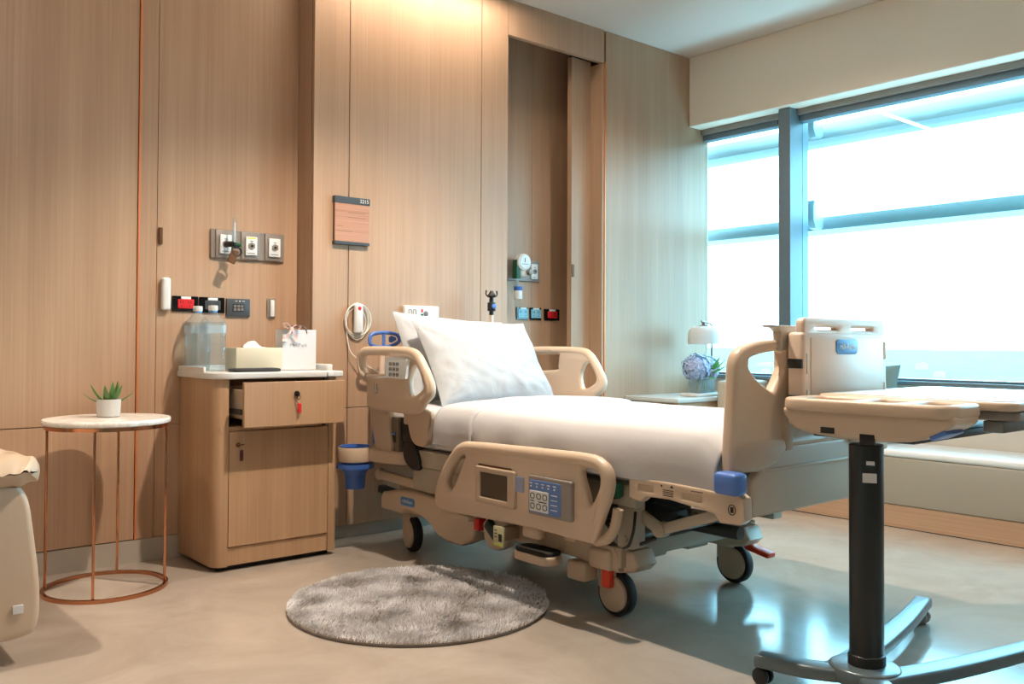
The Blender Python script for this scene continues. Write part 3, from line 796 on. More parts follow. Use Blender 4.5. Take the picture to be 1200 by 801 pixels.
# ------------------------------------------------------------------ HOSPITAL BED
XC = 2.57
bed = thing('hospital_bed', 'beige electric hospital bed with raised head rails and control panels', 'hospital bed', (XC, 2.55, 0))
def both(fn, name, mat, **k):
    a = fn(); o = a.build(name, mat, bed, **k)
    b = fn().mirror(XC); o2 = b.build(name, mat, bed, **k)
    return o, o2
hr_out = crom([(3.495, .80), (3.501, .854), (3.478, .882), (3.432, .895), (3.27, .897), (3.115, .893), (3.035, .879), (2.97, .818), (2.925, .747), (2.931, .704), (2.968, .676), (3.000, .645), (3.06, .624), (3.279, .624), (3.395, .632), (3.414, .66), (3.414, .735), (3.461, .762)], 4, True)
hr_h1 = crom([(3.452, .855), (3.43, .866), (3.25, .864), (3.235, .85), (3.242, .80), (3.25, .787), (3.40, .777), (3.43, .785), (3.452, .815)], 4, True)
hr_h2 = crom([(3.048, .822), (3.005, .812), (2.976, .752), (2.996, .722), (3.053, .700), (3.077, .715), (3.083, .77)], 4, True)
hr_rim = [(3.428, .765), (3.462, .785), (3.478, .815), (3.480, .850), (3.455, .874), (3.40, .880), (3.27, .881), (3.12, .879), (3.045, .866), (2.992, .815), (2.950, .745), (2.953, .708), (2.99, .685)]
mid_rim = [(2.845, .30), (2.838, .36), (2.80, .42), (2.74, .49), (2.69, .522), (2.61, .530), (2.45, .535), (2.20, .541), (2.03, .543), (1.972, .530), (1.952, .503), (1.955, .455), (1.988, .37), (2.015, .305)]
def headrail(): return MB().plate(hr_out, [hr_h1, hr_h2], .032, .012, 'yz', 2.075, 4).tube([(2.073, a, b) for a, b in hr_rim], .0205, 14, False, 5)
h1, h2 = both(headrail, 'head_siderail', M['beige'])
def rail_pad(o, xf):
    k = MB().plate(crom([(3.222, .85), (3.075, .846), (3.07, .84), (3.082, .776), (3.09, .771), (3.215, .773), (3.222, .78)], 3, True), (), .014, .004, 'yz', xf).build('control_pad', M['white2'], o)
    kk = MB()
    for i in range(3):
        for j in range(3):
            y, z = 3.192 - i * .027, .828 - j * .022
            kk.plate(rrect(y - .009, y + .009, z - .007, z + .007, .005, 4), [rrect(y - .007, y + .007, z - .005, z + .005, .003, 4)], .002, .0004, 'yz', xf - .0075)
            kk.box(xf - .0083, xf - .007, y - .003, y + .003, z - .002, z + .002)
    kk.build('symbols', M['ink'], k)
rail_pad(h1, 2.049)
MB().tube([(2.0525, 3.325 + .022 * math.cos(a), .72 + .022 * math.sin(a)) for a in [PI * (.9 + i / 14 * 1.15) for i in range(15)]], .0018, 6).box(2.0515, 2.0545, 3.332, 3.336, .715, .74).box(2.0515, 2.0545, 3.312, 3.316, .715, .74).build('hand_symbol', M['inkg'], h1)
def rail_support():
    m = MB()
    m.plate(crom([(3.41, .64), (3.28, .64), (3.27, .55), (3.25, .47), (3.29, .41), (3.36, .43), (3.40, .53)], 4, True), (), .03, .008, 'yz', 2.10)
    m.plate(crom([(3.12, .64), (2.98, .64), (2.98, .56), (3.0, .50), (3.08, .50), (3.12, .56)], 4, True), (), .03, .008, 'yz', 2.10)
    m.box(2.086, 2.125, 3.10, 3.16, .575, .64, .008).box(2.086, 2.125, 3.02, 3.05, .58, .62, .006)
    return m
both(rail_support, 'rail_support', M['beige2'])
k = MB().box(2.10, 2.16, 3.215, 3.305, .43, .60, .006).build('battery_box', plain('taupe_box', (112, 98, 82), .45), bed)
MB().box(2.0975, 2.101, 3.235, 3.285, .49, .535, .002).build('indicator_window', M['black'], k)
MB().box(2.0965, 2.0985, 3.238, 3.282, .522, .533, .001).build('blue_marking', M['label_blue'], k)
MB().box(2.11, 2.20, 3.13, 3.215, .50, .60, .004).plate(crom([(3.20, .50), (3.13, .50), (3.085, .44), (3.08, .395), (3.13, .385), (3.19, .42)], 4, True), (), .04, .01, 'yz', 2.13).build('motor_cover', M['black'], bed)

# lowered mid rails
mid_out = crom([(2.868, .305), (2.866, .345), (2.835, .41), (2.764, .488), (2.70, .532), (2.62, .547), (2.45, .552), (2.20, .557), (2.03, .560), (1.96, .545), (1.930, .508), (1.932, .451), (1.967, .366), (2.000, .292), (2.03, .281), (2.215, .284), (2.32, .284), (2.60, .276), (2.803, .268), (2.85, .278)], 4, True)
mid_h1 = crom([(2.768, .358), (2.790, .392), (2.74, .462), (2.70, .492), (2.682, .496), (2.678, .482), (2.745, .372)], 4, True)
mid_h2 = crom([(2.058, .505), (2.024, .520), (1.983, .510), (1.972, .478), (2.006, .412), (2.022, .405), (2.036, .44)], 4, True)
def midrail(): return MB().plate(mid_out, [mid_h1, mid_h2], .034, .012, 'yz', 2.057, 4).tube([(2.054, a, b) for a, b in mid_rim], lambda q: .0225 * min(1, .45 + 4 * min(q, 1 - q)), 14, False, 5)
m1, m2 = both(midrail, 'mid_siderail', M['beige'])
XP = 2.037   # face of the near mid rail
f = MB().plate(rrect(2.372, 2.592, .338, .470, .008), [rrect(2.410, 2.566, .360, .450, .006)], .022, .004, 'yz', XP).build('screen_frame', M['beige2'], m1)
MB().box(XP - .004, XP + .006, 2.408, 2.568, .358, .452).build('screen', M['screen'], f)
MB().box(XP - .002, XP + .004, 2.40, 2.585, .4715, .477, .001, 1).build('shadow_slot', M['wood_brown'], f)
MB().box(XP - .004, XP + .002, 2.332, 2.372, .402, .455, .001, 1).build('blue_sticker', plain('pale_blue_sticker', (150, 160, 190), .4), m1)
f = MB().plate(rrect(2.086, 2.296, .338, .470, .008), (), .022, .004, 'yz', XP).build('keypad_frame', M['gpanel'], m1)
MB().plate(rrect(2.134, 2.289, .347, .456, .006), (), .004, .001, 'yz', XP - .011).build('blue_field', plain('keypad_blue', (96, 130, 190), .4), f)
kf = MB().plate(rrect(2.192, 2.286, .351, .421, .004), (), .004, .001, 'yz', XP - .0125).build('white_field', M['white2'], f)
sy = MB()
for i in range(3):
    for j in range(2):
        y, z = 2.270 - i * .031, .403 - j * .034
        sy.plate(rrect(y - .011, y + .011, z - .010, z + .010, .008, 5), [rrect(y - .0085, y + .0085, z - .0075, z + .0075, .006, 5)], .002, .0004, 'yz', XP - .0148)
sy.box(XP - .0155, XP - .014, 2.20, 2.24, .384, .387).box(XP - .0155, XP - .014, 2.262, 2.28, .385, .388)
sy.build('symbols', M['ink'], kf)
sy = MB()
for i in range(5):
    sy.box(XP - .0142, XP - .0125, 2.272 - i * .029, 2.286 - i * .029, .443, .446); sy.box(XP - .0142, XP - .0125, 2.276 - i * .029, 2.283 - i * .029, .432, .437)
for j in range(4): sy.box(XP - .0142, XP - .0125, 2.15, 2.18, .365 + j * .016, .3675 + j * .016)
sy.build('printed_lines', M['white2'], f)
# lower lip, catch and the end grip of the near mid rail
def lip():
    return MB().bar((2.065, 2.84, .262), (2.065, 2.66, .258), .03, .022, .006)
both(lip, 'rail_lip', M['beige2'])
both(lambda: MB().box(2.05, 2.09, 2.27, 2.36, .245, .29, .014, 3), 'rail_catch', M['beige2'])
both(lambda: MB().tube([(2.075, 2.02, .285), (2.07, 1.97, .30), (2.07, 1.935, .34), (2.075, 1.925, .40)], .017, 12, False, 5), 'rail_grip', M['beige2'])
for ya, yb in ((2.70, 2.76), (2.12, 2.18)):
    both(lambda: MB().box(2.08, 2.13, ya, yb, .26, .40, .006), 'rail_hanger', M['beige2'])

# deck, frames and mechanics
MB().box(2.14, 3.00, 1.60, 3.50, .445, .472, .004).build('deck', M['putty'], bed)
def side_beam(): return MB().box(2.125, 2.165, 1.9, 3.45, .40, .47, .006).box(2.13, 2.17, 2.20, 3.15, .30, .40, .006)
both(side_beam, 'deck_beam', M['putty'])
foot_panel = [(1.90, .508), (1.575, .500), (1.565, .505), (1.50, .505), (1.475, .49), (1.472, .43), (1.49, .415), (1.555, .412), (1.575, .435), (1.74, .452), (1.83, .450), (1.855, .43), (1.90, .44)]
def foot_side(): return MB().plate(foot_panel, [rrect(1.62, 1.69, .462, .480, .004), rrect(1.80, 1.865, .466, .486, .004)], .04, .006, 'yz', 2.115)
p1, p2 = (foot_side().build('foot_section_panel', M['beige'], bed), None)
MB().box(2.10, 2.12, 1.61, 1.70, .455, .485).box(2.10, 2.12, 1.79, 1.875, .46, .49).build('recess_back', M['beige2'], p1)
k = MB()
for i in range(4): k.box(2.0942, 2.0956, 1.722, 1.762, .462 + i * .0055, .4645 + i * .0055)
k.build('warning_text', M['ink'], p1); k = MB()
k.plate([(1.735, .488), (1.728, .497), (1.721, .488)], (), .0014, .0002, 'yz', 2.0949)
k.box(2.0942, 2.0956, 1.764, 1.770, .488, .494)
k.build('warning_symbol', M['ink'], p1); k = MB()
k.tube([(2.0945, 1.655 - i * .006, .4885 + .002 * (i % 2)) for i in range(8)], .0012, 6)
k.build('hand_lettering', M['ink'], p1); k = MB()
k.tube([(2.0945, 1.513 + .012 * math.cos(a), .455 + .014 * math.sin(a)) for a in [i / 16 * 2 * PI for i in range(16)]], .0014, 6, True)
k.box(2.0940, 2.0956, 1.508, 1.518, .447, .463)
k.build('lock_symbol', M['ink'], p1)
def bumper(): return MB().box(2.055, 2.113, 1.470, 1.552, .499, .562, .014, 4)
bumper().build('corner_bumper', M['blue'], bed)

MB().box(3.005, 3.045, 1.575, 1.90, .452, .508, .006).build('foot_section_panel', M['beige'], bed)
# links between deck and base
def links():
    m = MB()
    m.bar((2.20, 1.60, .425), (2.20, 1.86, .33), .018, .035, .006)
    m.bar((2.20, 1.86, .33), (2.20, 2.02, .40), .018, .04, .006)
    m.cyl((2.185, 1.86, .33), (2.225, 1.86, .33), .024, seg=20, bev=.003)
    m.box(2.15, 2.21, 1.93, 2.0, .26, .44, .006)
    m.cyl((2.14, 1.965, .29), (2.15, 1.965, .29), .012, seg=14)
    m.bar((2.24, 2.05, .26), (2.24, 2.75, .42), .022, .045, .006)
    m.bar((2.26, 2.75, .25), (2.26, 2.15, .42), .022, .045, .006)
    m.cyl((2.22, 2.45, .345), (2.285, 2.45, .345), .02, seg=18)
    return m
both(links, 'lift_link', M['putty'])
both(lambda: MB().bar((2.135, 3.42, .335), (2.15, 3.02, .315), .03, .04, .008).cyl((2.12, 3.41, .335), (2.15, 3.41, .335), .026, seg=20, bev=.004), 'head_link', M['beige2'])
m = MB()
for y, z in ((1.86, .33), (2.05, .27), (2.75, .42), (2.15, .42), (2.75, .25)): MB().cyl((2.2, y, z), (2.94, y, z), .016, seg=16).build('cross_tube', M['steel'], bed)
MB().box(2.42, 2.52, 2.0, 2.75, .27, .34, .012).cyl((2.47, 1.75, .30), (2.47, 2.02, .30), .022, seg=18).build('lift_motor', M['dsteel'], bed)
MB().box(2.62, 2.86, 2.25, 2.7, .22, .36, .02, 3).build('control_box', M['dsteel'], bed)
MB().tube([(2.12, 1.96, .43), (2.13, 2.02, .41), (2.14, 2.05, .35), (2.16, 2.02, .30), (2.18, 1.95, .27), (2.20, 1.88, .30)], .006, 8, False, 6).tube([(2.15, 1.97, .26), (2.13, 1.93, .28), (2.13, 1.91, .33), (2.16, 1.93, .38)], .005, 8, False, 6).build('cable', M['black'], bed)
MB().box(2.09, 2.115, 1.94, 1.965, .43, .475, .004).bar((2.10, 1.99, .455), (2.10, 1.94, .457), .012, .008, .003).build('release_handle', M['green'], bed)

# base chassis
def base_beam():
    m = MB().box(2.19, 2.25, 2.02, 3.40, .175, .245, .008)
    m.plate([(2.32, .245), (2.05, .245), (2.03, .22), (2.03, .165), (2.16, .160), (2.20, .175), (2.32, .18)], (), .034, .006, 'yz', 2.2045)
    return m
both(base_beam, 'base_beam', M['beige2'])
MB().box(2.22, 2.92, 3.26, 3.38, .18, .25, .008).box(2.22, 2.92, 2.04, 2.14, .19, .245, .008).box(2.40, 2.52, 2.1, 3.3, .16, .20, .006).box(2.64, 2.76, 2.1, 3.3, .16, .20, .006).build('base_frame', M['putty'], bed)
head_cov = [(3.455, .175), (3.455, .225), (3.44, .25), (3.32, .275), (3.18, .285), (3.0, .275), (2.76, .252), (2.74, .23), (2.78, .14), (2.86, .108), (2.95, .108), (3.02, .125), (3.08, .165), (3.16, .19), (3.26, .195), (3.30, .17)]
def hcover(): return MB().plate(head_cov, (), .075, .014, 'yz', 2.20, 4).box(2.22, 2.4, 3.10, 3.40, .24, .285, .012, 3)
c1, c2 = both(hcover, 'head_cover', M['beige'])
def badge(parent, mat4, w, h, s):
    b = MB(); b.plate(rrect(-w / 2, w / 2, -h / 2, h / 2, h * .32), (), .003, .001, 'xy', 0, mat=mat4); o = b.build('badge', M['label_blue'], parent)
    MB().text('Hill-Rom', s, mat4 @ Matrix.Translation((0, 0, .0018))).build('badge_lettering', M['white'], o)
badge(c1, face_x(2.1615, 3.235, .232), .105, .036, .0205)
MB().box(2.155, 2.20, 2.73, 2.765, .19, .235, .004).build('brake_indicator', M['red2'], bed)
MB().plate(chaikin([(2.72, .25), (2.58, .26), (2.55, .20), (2.60, .13), (2.70, .135)], 1), (), .05, .008, 'yz', 2.185).build('brake_cover', M['beige'], bed)
MB().bar((2.15, 2.67, .235), (2.15, 2.60, .18), .03, .04, .008).build('pump_lever', M['dgreen'], bed)
k = MB().box(2.10, 2.106, 2.515, 2.575, .170, .245, .002).build('instruction_plate', plain('olive_cream_label', (206, 200, 160), .5), bed)
MB().box(2.0988, 2.1005, 2.525, 2.543, .19, .218).build('printed_mark', M['ink'], k)
for z in (.228, .216, .204): MB().box(2.0988, 2.1005, 2.552, 2.568, z, z + .003).build('printed_mark', M['ink'], k)
MB().box(2.0988, 2.1005, 2.52, 2.57, .173, .182).build('olive_strip', M['yellow'], k)
MB().box(2.106, 2.19, 2.53, 2.56, .19, .24, .004).build('plate_bracket', M['beige2'], bed)
pd = MB().plate(rrect(2.08, 2.18, 2.26, 2.46, .045, 8), (), .032, .008, 'xy', .165).build('step_pedal', M['beige'], bed)
MB().plate(rrect(2.084, 2.174, 2.266, 2.454, .04, 8), (), .014, .004, 'xy', .187).build('tread', M['tread'], pd)
MB().box(2.15, 2.22, 2.15, 2.24, .11, .175, .012, 3).build('lever_block', M['beige2'], bed)
MB().box(2.20, 2.26, 3.43, 3.50, .215, .25, .008, 3, ).bar((2.23, 3.44, .235), (2.21, 3.53, .25), .04, .035, .008).build('brake_pedal', M['dgreen'], bed)

# casters
def caster(x, y, s, lever=None, rot=0.):
    e = MB()
    R = Matrix.Translation((x, y, 0)) @ Matrix.Rotation(rot, 4, 'Z')
    def tr(m):
        for v in m.bm.verts: v.co = R @ v.co
        return m
    fork = MB().cyl((-.030 * 1, 0, .076), (.030, 0, .076), .060, seg=40, bev=.008).box(-.0275, .0275, -.012, .07, .085, .165, .012, 3).cyl((0, .02, .15), (0, .02, .2), .022, seg=18)
    o = tr(fork).build('caster', M['beige2'], bed)
    tr(MB().lathe([(.058, -.019), (.071, -.019), (.075, -.013), (.0755, 0), (.075, .013), (.071, .019), (.058, .019), (.058, -.019)], mat=Matrix.Translation((0, 0, .0756)) @ Matrix.Rotation(PI / 2, 4, 'Y'), seg=56)).build('tyre', M['rubber'], o)
    if lever:
        tr(lever).build('brake_lever', M['red'], o)
    return o
caster(2.235, 3.30, -1, rot=-.25)
caster(2.905, 3.30, 1, rot=.2)
caster(2.245, 2.085, -1, MB().box(-.055, -.028, -.012, .026, .10, .165, .006, 3).bar((-.03, .0, .17), (-.03, .01, .20), .016, .02, .004))
caster(2.905, 2.085, 1, MB().bar((.0, -.06, .15), (.0, -.165, .132), .05, .02, .006).bar((.0, -.02, .16), (.0, -.07, .15), .03, .018, .004))
def fcover(): return MB().box(2.175, 2.30, 2.055, 2.16, .16, .232, .014, 3).plate([(2.16, .235), (1.99, .235), (1.965, .19), (1.99, .165), (2.06, .150), (2.16, .15)], (), .10, .012, 'yz', 2.265)
both(fcover, 'foot_cover', M['beige'])

# head end: push handles, pole, bottle holder, head panel
def push():
    return MB().tube([(2.23, 3.56, .36), (2.23, 3.56, .885)], .014, 14)
both(push, 'push_post', M['ivory'])
def pushh():
    return MB().tube([(2.165, 3.56, .93), (2.18, 3.56, .955), (2.24, 3.56, .963), (2.31, 3.56, .955), (2.325, 3.56, .925), (2.29, 3.56, .905), (2.23, 3.56, .895), (2.175, 3.56, .905)], .009, 12, True, 5).tube([(2.24, 3.56, .89), (2.24, 3.56, .96)], .008, 10).plate(chaikin([(2.27, .955), (2.32, .935), (2.27, .91)], 1), (), .012, .003, 'xz', 3.56).cyl((2.23, 3.56, .875), (2.23, 3.56, .90), .016, seg=16, bev=.003)
both(pushh, 'push_handle', M['blue'])
MB().box(2.15, 2.99, 3.50, 3.54, .36, .47, .01).box(2.14, 3.0, 3.48, 3.52, .42, .68, .012).build('head_frame', M['beige2'], bed)
iv = MB().tube([(2.885, 3.56, .40), (2.885, 3.56, 1.14)], .010, 14).build('iv_pole', M['ivory'], bed)
MB().tube([(2.885, 3.56, 1.06), (2.885, 3.56, 1.15)], .012, 14).cyl((2.885, 3.56, 1.08), (2.885, 3.56, 1.125), .021, seg=18, bev=.003).build('pole_clamp', M['black'], iv)
MB().cyl((2.885, 3.535, 1.105), (2.885, 3.545, 1.105), .013, seg=16, bev=.002).build('clamp_button', M['blue'], iv)
hk = MB().lathe([(0, .035), (.008, .034), (.012, .024), (.024, .008), (.02, 0), (0, 0)], (2.885, 3.56, 1.150), 20)
for q in (-1, 1):
    hk.tube([(2.885, 3.56, 1.158), (2.885 + q * .022, 3.56, 1.155), (2.885 + q * .036, 3.56, 1.166), (2.885 + q * .034, 3.56, 1.186)], .004, 10, False, 5)
hk.build('hook', M['black'], iv)
# bottle holder on an arm with a blue cup
hc = Vector((2.035, 3.46, 0))
ah = MB()
ah.lathe([(.068, .395), (.076, .397), (.078, .405), (.078, .450), (.075, .458), (.066, .458), (.064, .45), (.064, .40), (.068, .395)], hc, 48)
ah.plate(crom([(2.06, 3.395), (2.065, 3.33), (2.085, 3.24), (2.12, 3.19), (2.16, 3.20), (2.17, 3.32), (2.13, 3.46), (2.10, 3.49)], 4, True), (), .055, .01, 'xy', .425)
ah.build('bottle_holder', M['beige2'], bed)
tg = thing('blue_cup', 'blue plastic cup set in the beige ring holder at the bed head', 'cup', (hc.x, hc.y, .28))
MB().lathe([(0, .275), (.040, .275), (.044, .28), (.046, .335), (.05, .345), (.0625, .362), (.0625, .385), (.0625, .45), (.0625, .462), (.070, .463), (.070, .460), (.056, .455), (.05, .40), (.044, .345), (.04, .285), (0, .283)], hc, 44).build('cup_body', M['blue2'], tg)
MB().lathe([(.0628, .366), (.082, .366), (.083, .373), (.082, .385), (.0628, .385)], hc, 44).build('flange', M['blue2'], tg)
MB().plate(rrect(2.135, 2.15, .462, .54, .006), (), .03, .004, 'xz', 3.47).build('blue_clip', M['blue'], bed)
MB().cyl((2.17, 3.46, .455), (2.17, 3.46, .49), .022, seg=20, bev=.003).build('blue_knob', M['blue2'], bed)
MB().box(2.088, 2.098, 3.36, 3.385, .555, .60, .003).build('level_gauge', M['white2'], bed)
MB().box(2.086, 2.092, 3.365, 3.38, .558, .572, .001).build('level_bubble', M['blue2'], bed)

# footboard: wings with handle openings, middle, lower skirt
FY = 1.535
wing_out = [(2.095, .556), (2.10, .64), (2.112, .80), (2.118, .866), (2.139, .899), (2.182, .917), (2.264, .930), (2.42, .934), (2.46, .925), (2.50, .86), (2.64, .86), (2.68, .925)]
rgt = [(2 * XC - x, z) for x, z in wing_out[::-1]]
outl = crom(wing_out, 4)[:-1] + crom([(2.68, .925)] + rgt[2:], 4)
low = [(2.90, .545), (2.87, .60), (2.27, .60), (2.245, .545), (2.17, .550)]
outl = [tuple(p) for p in crom([(2.095, .556), (2.10, .64), (2.112, .80), (2.118, .866), (2.139, .899), (2.182, .917), (2.264, .930), (2.40, .934)], 4)] + [(2.44, .925), (2.46, .86), (2.68, .86), (2.70, .925)] + [tuple((2 * XC - p[0], p[1])) for p in crom([(2.095, .556), (2.10, .64), (2.112, .80), (2.118, .866), (2.139, .899), (2.182, .917), (2.264, .930), (2.40, .934)], 4)[::-1]] + [(2.97, .548), (2.895, .545), (2.82, .565), (2.75, .61), (2.39, .61), (2.32, .565), (2.245, .545), (2.17, .548)]
hol = crom([(2.180, .862), (2.191, .879), (2.264, .893), (2.345, .898), (2.362, .885), (2.358, .848), (2.315, .79), (2.292, .781), (2.22, .817), (2.187, .845)], 4, True)
hol2 = [(2 * XC - p[0], p[1]) for p in hol]
fo = MB().plate(outl, [hol, hol2], .045, .016, 'xz', FY, 4).build('footboard', M['beige'], bed)
for v in fo.data.vertices:      # the ends curve back towards the mattress
    ax = abs(v.co.x)            # bed-local x
    if ax > .22:
        v.co.y += .25 * (ax - .22) ** 2
        v.co.x *= 1 - .05 * (ax - .22) / .255
lowm = MB().plate([(2.21, .415), (2.20, .44), (2.215, .52), (2.26, .56), (2.36, .615), (2.78, .615), (2.88, .56), (2.925, .52), (2.94, .44), (2.93, .415)], (), .035, .01, 'xz', FY + .006, 3)
lowm.box(2.25, 2.89, FY - .022, FY, .545, .553, .003)
lowm.build('foot_skirt', M['beige'], bed)
for x in (2.36, 2.74):
    MB().box(x, x + .04, FY - .025, FY + .02, .60, .955, .006).build('shelf_post', M['beige2'], bed)
SY0, SY1 = 1.437, 1.492
sh = MB().box(2.335, 2.815, SY0, SY1, .68, .955, .012, 3)
sh.plate(rrect(2.345, 2.825, .930, .998, .018, 4), [rrect(2.410, 2.535, .963, .970, .003), rrect(2.618, 2.747, .963, .970, .003)], .03, .009, 'xz', SY0 + .02, 3)
sh.box(2.81, 2.832, SY0, SY1, .87, .93, .008).box(2.81, 2.828, SY0, SY1, .74, .80, .008)
sf = sh.build('foot_shelf', M['ivory'], bed)
MB().box(2.372, 2.782, SY0 - .003, SY0 + .004, .70, .94, .003).build('raised_field', M['ivory'], sf)
badge(sf, face_y(2.57, SY0 - .005, .912), .125, .046, .0245)
for z in (.862, .755):
    MB().box(2.330, 2.342, SY0 + .004, SY1 - .004, z - .014, z + .014, .002).build('strap', M['black'], sf)
    MB().box(2.350, 2.362, SY0 - .002, SY0 + .002, z - .03, z + .03, .004).build('strap_slot', M['beige2'], sf)
MB().plate([(2.262, .975), (2.43, .975), (2.43, .90), (2.32, .90), (2.318, .955), (2.30, .966), (2.262, .969)], (), .03, .003, 'xz', 1.515).build('folded_flap', M['putty'], sf)

# mattress, sheet, pillows
def ssq(q, p): return math.copysign(abs(q) ** p, q)
mt = MB().box(2.125, 3.015, 1.585, 3.47, .474, .640, .045, 5)
bmesh.ops.subdivide_edges(mt.bm, edges=[e for e in mt.bm.edges if e.calc_length() > .3], cuts=20, use_grid_fill=True)
for v in mt.bm.verts:
    if v.co.z > .6: v.co.z += .012 * (1 - ((v.co.x - XC) / .45) ** 2)
tag(mt.build('mattress', M['mattress']), 'white sheeted mattress lying on the hospital bed', 'mattress')
def sheet_fn(y0, y1, off, zb):
    prof = [(2.108, zb), (2.106, zb + .03), (2.104, .56), (2.108, .60), (2.122, .628), (2.15, .648), (2.22, .658), (2.40, .667), (XC, .670)]
    pts = [Vector((p[0], p[1])) for p in prof]
    pts = pts + [Vector((2 * XC - p.x, p.y)) for p in pts[-2::-1]]
    pts = crom(pts, 6)
    N = len(pts) - 1
    def f(u, v):
        i = min(int(u * N), N - 1); q = u * N - i
        p = pts[i].lerp(pts[i + 1], q)
        y = y1 + (y0 - y1) * v
        # outward offset and wrinkles
        side = 1 if p.x > XC else -1
        nz = noise.noise(Vector((p.x * 4, y * 5, p.y * 4))) * .004 + noise.noise(Vector((p.x * 11 + y * 6, y * 4, p.y * 11))) * .0022
        edge = max(0, (.62 - p.y) / .12)
        fold = .006 * edge * math.sin(y * 17 + 2 * math.sin(y * 5)) + .004 * edge
        z = p.y + nz * (1 - min(1, edge)) + off
        x = p.x + side * (off + max(0, fold) + abs(nz) * min(1, edge))
        endd = max(0, (y - (y1 - .0)) )
        tfoot = max(0, 1 - v * 14)
        z -= .045 * tfoot ** 2
        return Vector((x, y, z))
    return f
sh = MB().grid(sheet_fn(2.93, 1.572, .004, .492), 110, 150)
shx = sh.build('bed_sheet', M['linen'])
md = shx.modifiers.new('thick', 'SOLIDIFY'); md.thickness = .003; md.offset = 1
tag(shx, 'smooth white top sheet tucked over the mattress', 'sheet')
fd = MB().grid(sheet_fn(2.94, 2.70, .012, .50), 110, 24).build('turned_fold', M['linen'], shx)
md = fd.modifiers.new('thick', 'SOLIDIFY'); md.thickness = .004; md.offset = 1

def pillow(name, w, h, th, mat4, label, seed):
    m = MB()
    def side(sg):
        def f(u, v):
            a, b = u * 2 - 1, v * 2 - 1
            ea, eb = (1 - abs(a) ** 2.4), (1 - abs(b) ** 2.4)
            t = th / 2 * (max(0, ea) ** .55) * (max(0, eb) ** .55)
            x = a * w / 2 * (1 - .05 * (1 - b * b) * abs(a)); y = b * h / 2 * (1 - .07 * (1 - a * a) * abs(b))
            cr = (abs(a) * abs(b)) ** 1.5
            ang = math.atan2(b - ssq(b, .2), a - ssq(a, .2) + 1e-6)
            wr = noise.noise(Vector((a * 2.2 + seed, b * 2.2, sg * 3))) * .012 + noise.noise(Vector((a * 5 + seed, b * 5 + a * 3, sg * 5))) * .006
            rad = math.sin(ang * 14 + seed) * .006 * cr
            k = min(1, t / (th * .22))
            return Vector((x, y, sg * t + (wr + rad) * k))
        return f
    m.grid(side(1), 56, 44); m.grid(side(-1), 56, 44)
    bmesh.ops.remove_doubles(m.bm, verts=m.bm.verts[:], dist=2e-4)
    bmesh.ops.recalc_face_normals(m.bm, faces=m.bm.faces[:])
    for v in m.bm.verts: v.co = mat4 @ v.co
    return tag(m.build(name, M['pillow']), label, 'pillow', 'white pillows at the bed head')
def lean(x, y, z, tilt, yaw=0., roll=0.):
    return Matrix.Translation((x, y, z)) @ Matrix.Rotation(yaw, 4, 'Z') @ Matrix.Rotation(tilt, 4, 'X') @ Matrix.Rotation(roll, 4, 'Z')
pillow('pillow', .66, .46, .15, lean(2.565, 3.395, .840, math.radians(62), .03, -.07), 'white pillow leaning at the back, against the bed head', 4.1)
pillow('pillow', .64, .45, .165, lean(2.565, 3.205, .830, math.radians(55), -.05, .0), 'white pillow propped in front of the other pillow', 9.3)

# ------------------------------------------------------------------ overbed table
ot = thing('overbed_table', 'beige overbed table on a dark column, standing at the bed foot', 'overbed table', (2.22, 1.19, 0))
cx, cy = 2.222, 1.185
col = MB().plate([(cx + .046 * math.cos(a) * (1.0), cy + .042 * math.sin(a)) for a in [i / 40 * 2 * PI for i in range(40)]], (), .59, .003, 'xy', .365)
co = col.build('column', plain('graphite_column', (44, 48, 50), .32, .3), ot)
MB().plate([(cx + .050 * math.cos(a), cy + .046 * math.sin(a)) for a in [i / 40 * 2 * PI for i in range(40)]], (), .06, .008, 'xy', .09).build('column_boot', M['black'], co)
dv = Vector((-cx, -cy, 0)).normalized(); sv = Vector((-dv.y, dv.x, 0))
def colmat(z, off=0.):
    p = Vector((cx, cy, z)) + dv * .0445 + sv * off
    return Matrix.Translation(p) @ Matrix(((-sv.x, 0, dv.x, 0), (-sv.y, 0, dv.y, 0), (0, 1, 0, 0), (0, 0, 0, 1)))
MB().box(-.010, .010, -.005, .005, -.001, .001, mat=colmat(.615, .01)).build('small_sticker', M['paperw'], co)
MB().box(-.017, .017, -.012, .012, -.0012, .001, mat=colmat(.577, .008)).build('asset_sticker', M['paperw'], co)
# tray and top
MB().box(cx - .035, 2.80, 1.04, 1.32, .672, .694, .006).build('support_arm', M['dsteel'], ot)
TX0, TX1, TY0, TY1 = 2.155, 2.33, .935, 1.405
pr = [(TY0 + .115, .668), (TY1 - .05, .676), (TY1 - .012, .715), (TY1, .738), (TY1 - .01, .752), (TY0 + .01, .752), (TY0, .742), (TY0 + .006, .722)]
trb = MB()
trb.plate(chaikin(pr, 2), (), TX1 - TX0 - .03, .014, 'yz', (TX0 + TX1) / 2 - .0, 3)
rim = crom(rrect(TX0, TX1 + .02, TY0, TY1, .045, 4), 1, True)
trb.plate(rrect(TX0, TX1 + .02, TY0, TY1, .05, 6), [rrect(TX0 + .022, TX1 - .01, TY0 + .03, 1.06, .02), rrect(TX0 + .022, TX1 - .01, 1.085, 1.19, .015), rrect(TX0 + .022, TX1 - .01, 1.215, TY1 - .03, .02)], .034, .010, 'xy', .757, 3)
tray = trb.build('tray', M['beige'], ot)
MB().box(TX0 + .0135, TX0 + .02, 1.245, 1.285, .684, .70, .001).box(TX0 + .0135, TX0 + .02, 1.135, 1.175, .664, .69, .001).build('dark_slot', M['black'], tray)
